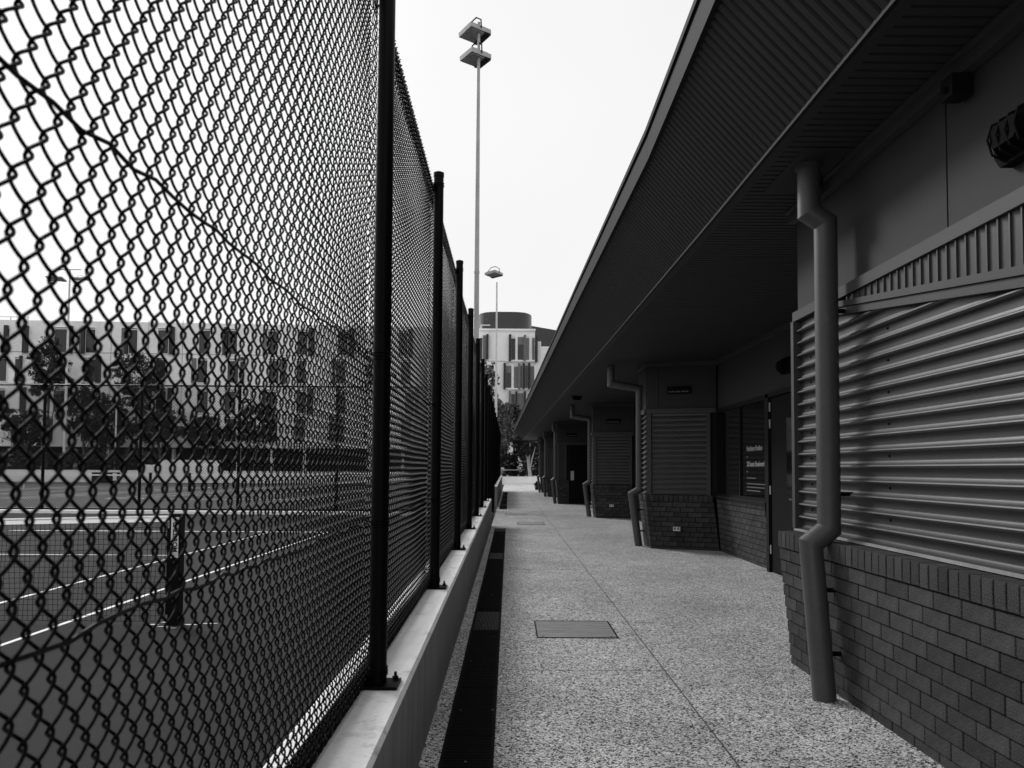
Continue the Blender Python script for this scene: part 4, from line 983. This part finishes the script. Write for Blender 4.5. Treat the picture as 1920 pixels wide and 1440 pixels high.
def tree(px, py_c, Y, rx, rz, label, m='leaf', n=5000, leaf=0.16, bark='bark_dark', seed=1, blobs=6, spread=0.6, group='trees beyond the courts', trunk_r=0.18, z0=-0.4, fill=.5):
    p = at_plane(px, py_c, Y); rg = random.Random(seed)
    o = thing('tree', label, 'tree', (p.x, Y, z0), group)
    cz = p.z - z0; B = [(0, 0, cz, rx * .7, rx * .7, rz * .75)]
    for i in range(blobs):
        t = i / blobs * 2 * math.pi + rg.uniform(-.4, .4); B.append((math.cos(t) * rx * spread, rg.uniform(-.5, .5) * rx, cz + math.sin(t) * rz * spread, rx * rg.uniform(.3, .48), rx * .4, rz * rg.uniform(.28, .42)))
    link('crown', crown_mesh('crown', B, n, leaf, M[m], seed, fill), o)
    t = MB().tube([(0, 0, -.3), (0.1, 0, cz * .35), (-0.1, 0.1, cz * .7), (0.1, 0, cz * 1.05)], trunk_r, 9, trunk_r * .35)
    for i in range(5):
        bb = B[1 + i % blobs]; t.tube([(0, 0, cz * (.35 + .1 * i)), (bb[0] * .5, bb[1] * .5, (cz * (.45 + .1 * i) + bb[2]) / 2), (bb[0], bb[1], bb[2])], trunk_r * .4, 6, trunk_r * .12)
    t.build('trunk', M[bark], o, smooth=True)
    return o
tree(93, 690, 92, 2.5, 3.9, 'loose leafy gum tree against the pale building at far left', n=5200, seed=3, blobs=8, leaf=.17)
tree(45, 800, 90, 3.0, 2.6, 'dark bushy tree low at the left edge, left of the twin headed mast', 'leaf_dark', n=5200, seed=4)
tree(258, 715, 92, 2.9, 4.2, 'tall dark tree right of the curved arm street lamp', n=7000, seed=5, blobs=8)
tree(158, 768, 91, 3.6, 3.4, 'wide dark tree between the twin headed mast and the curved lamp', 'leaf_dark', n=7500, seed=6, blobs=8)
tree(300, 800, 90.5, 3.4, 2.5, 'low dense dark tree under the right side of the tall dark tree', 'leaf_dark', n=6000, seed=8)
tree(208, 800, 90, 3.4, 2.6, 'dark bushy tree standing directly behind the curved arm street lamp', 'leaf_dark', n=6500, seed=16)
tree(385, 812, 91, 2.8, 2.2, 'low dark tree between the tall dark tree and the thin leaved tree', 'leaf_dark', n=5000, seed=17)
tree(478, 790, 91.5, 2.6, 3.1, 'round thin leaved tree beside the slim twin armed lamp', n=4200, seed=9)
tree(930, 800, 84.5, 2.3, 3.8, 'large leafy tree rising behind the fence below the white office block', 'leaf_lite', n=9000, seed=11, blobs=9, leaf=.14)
tree(913, 712, 92, 1.5, 2.9, 'tree top with sunlight in its leaf colour just left of the second mast', 'leaf_lite', n=4000, seed=12, leaf=.13)
tree(965, 795, 88, 2.3, 2.7, 'dense tree in front of the office block between mast and eave', 'leaf', n=9000, seed=13, blobs=8, leaf=.13)
tree(992, 832, 86, 2.0, 1.6, 'dark tree seen under the end of the eave', 'leaf_dark', n=5000, seed=14, leaf=.12)
tr = tree(992, 842, 83.0, 1.1, 1.0, 'thick pale trunked tree just behind the white end wall', 'leaf', n=2500, bark='bark', seed=15, trunk_r=0.24, leaf=.11)
def hedge(px0, px1, py, Y, rz, label, m, n, seed, leaf=.15):
    a = at_plane(px0, py, Y); b = at_plane(px1, py, Y); L3 = b.x - a.x; k = max(2, int(L3 / (rz * 1.3)))
    o = thing('shrub', label, 'shrub', ((a.x + b.x) / 2, Y, -0.4), 'shrubs beyond the courts')
    B = [(-L3 / 2 + L3 * (i + .5) / k, 0, a.z + 0.4, rz * .95, rz * .8, rz) for i in range(k)]
    link('foliage', crown_mesh('foliage', B, n, leaf, M[m], seed), o)
    MB().tube([(0, 0, -.2), (0, 0, a.z + .4)], 0.05, 6).build('stem', M['bark_dark'], o)
hedge(-20, 150, 868, 87, 1.5, 'long low shrub row behind the white court wall at far left', 'leaf', 6000, 21)
hedge(150, 300, 866, 87.5, 1.4, 'shrubs under the trees behind the dark cabinet', 'leaf_dark', 5000, 22)
hedge(938, 988, 872, 87.5, 1.6, 'dark shrub behind the guard rail beyond the end wall', 'leaf_dark', 4500, 23, .12)
hedge(995, 1030, 872, 84.5, 1.5, 'dark shrub right of the pale tree trunk', 'leaf_dark', 3500, 24, .12)
hedge(860, 945, 850, 89, 1.9, 'dense shrub mass behind the fence at the end of the path', 'leaf_dark', 6000, 26, .13)
pl_ = thing('path_plant', 'small spiky plant at the right edge of the sunlit path end', 'plant', (2.05, 55.0, 0.0))
link('foliage', crown_mesh('foliage', [(0, 0, .35, .35, .6, .35)], 260, .12, M['leaf'], 31), pl_)
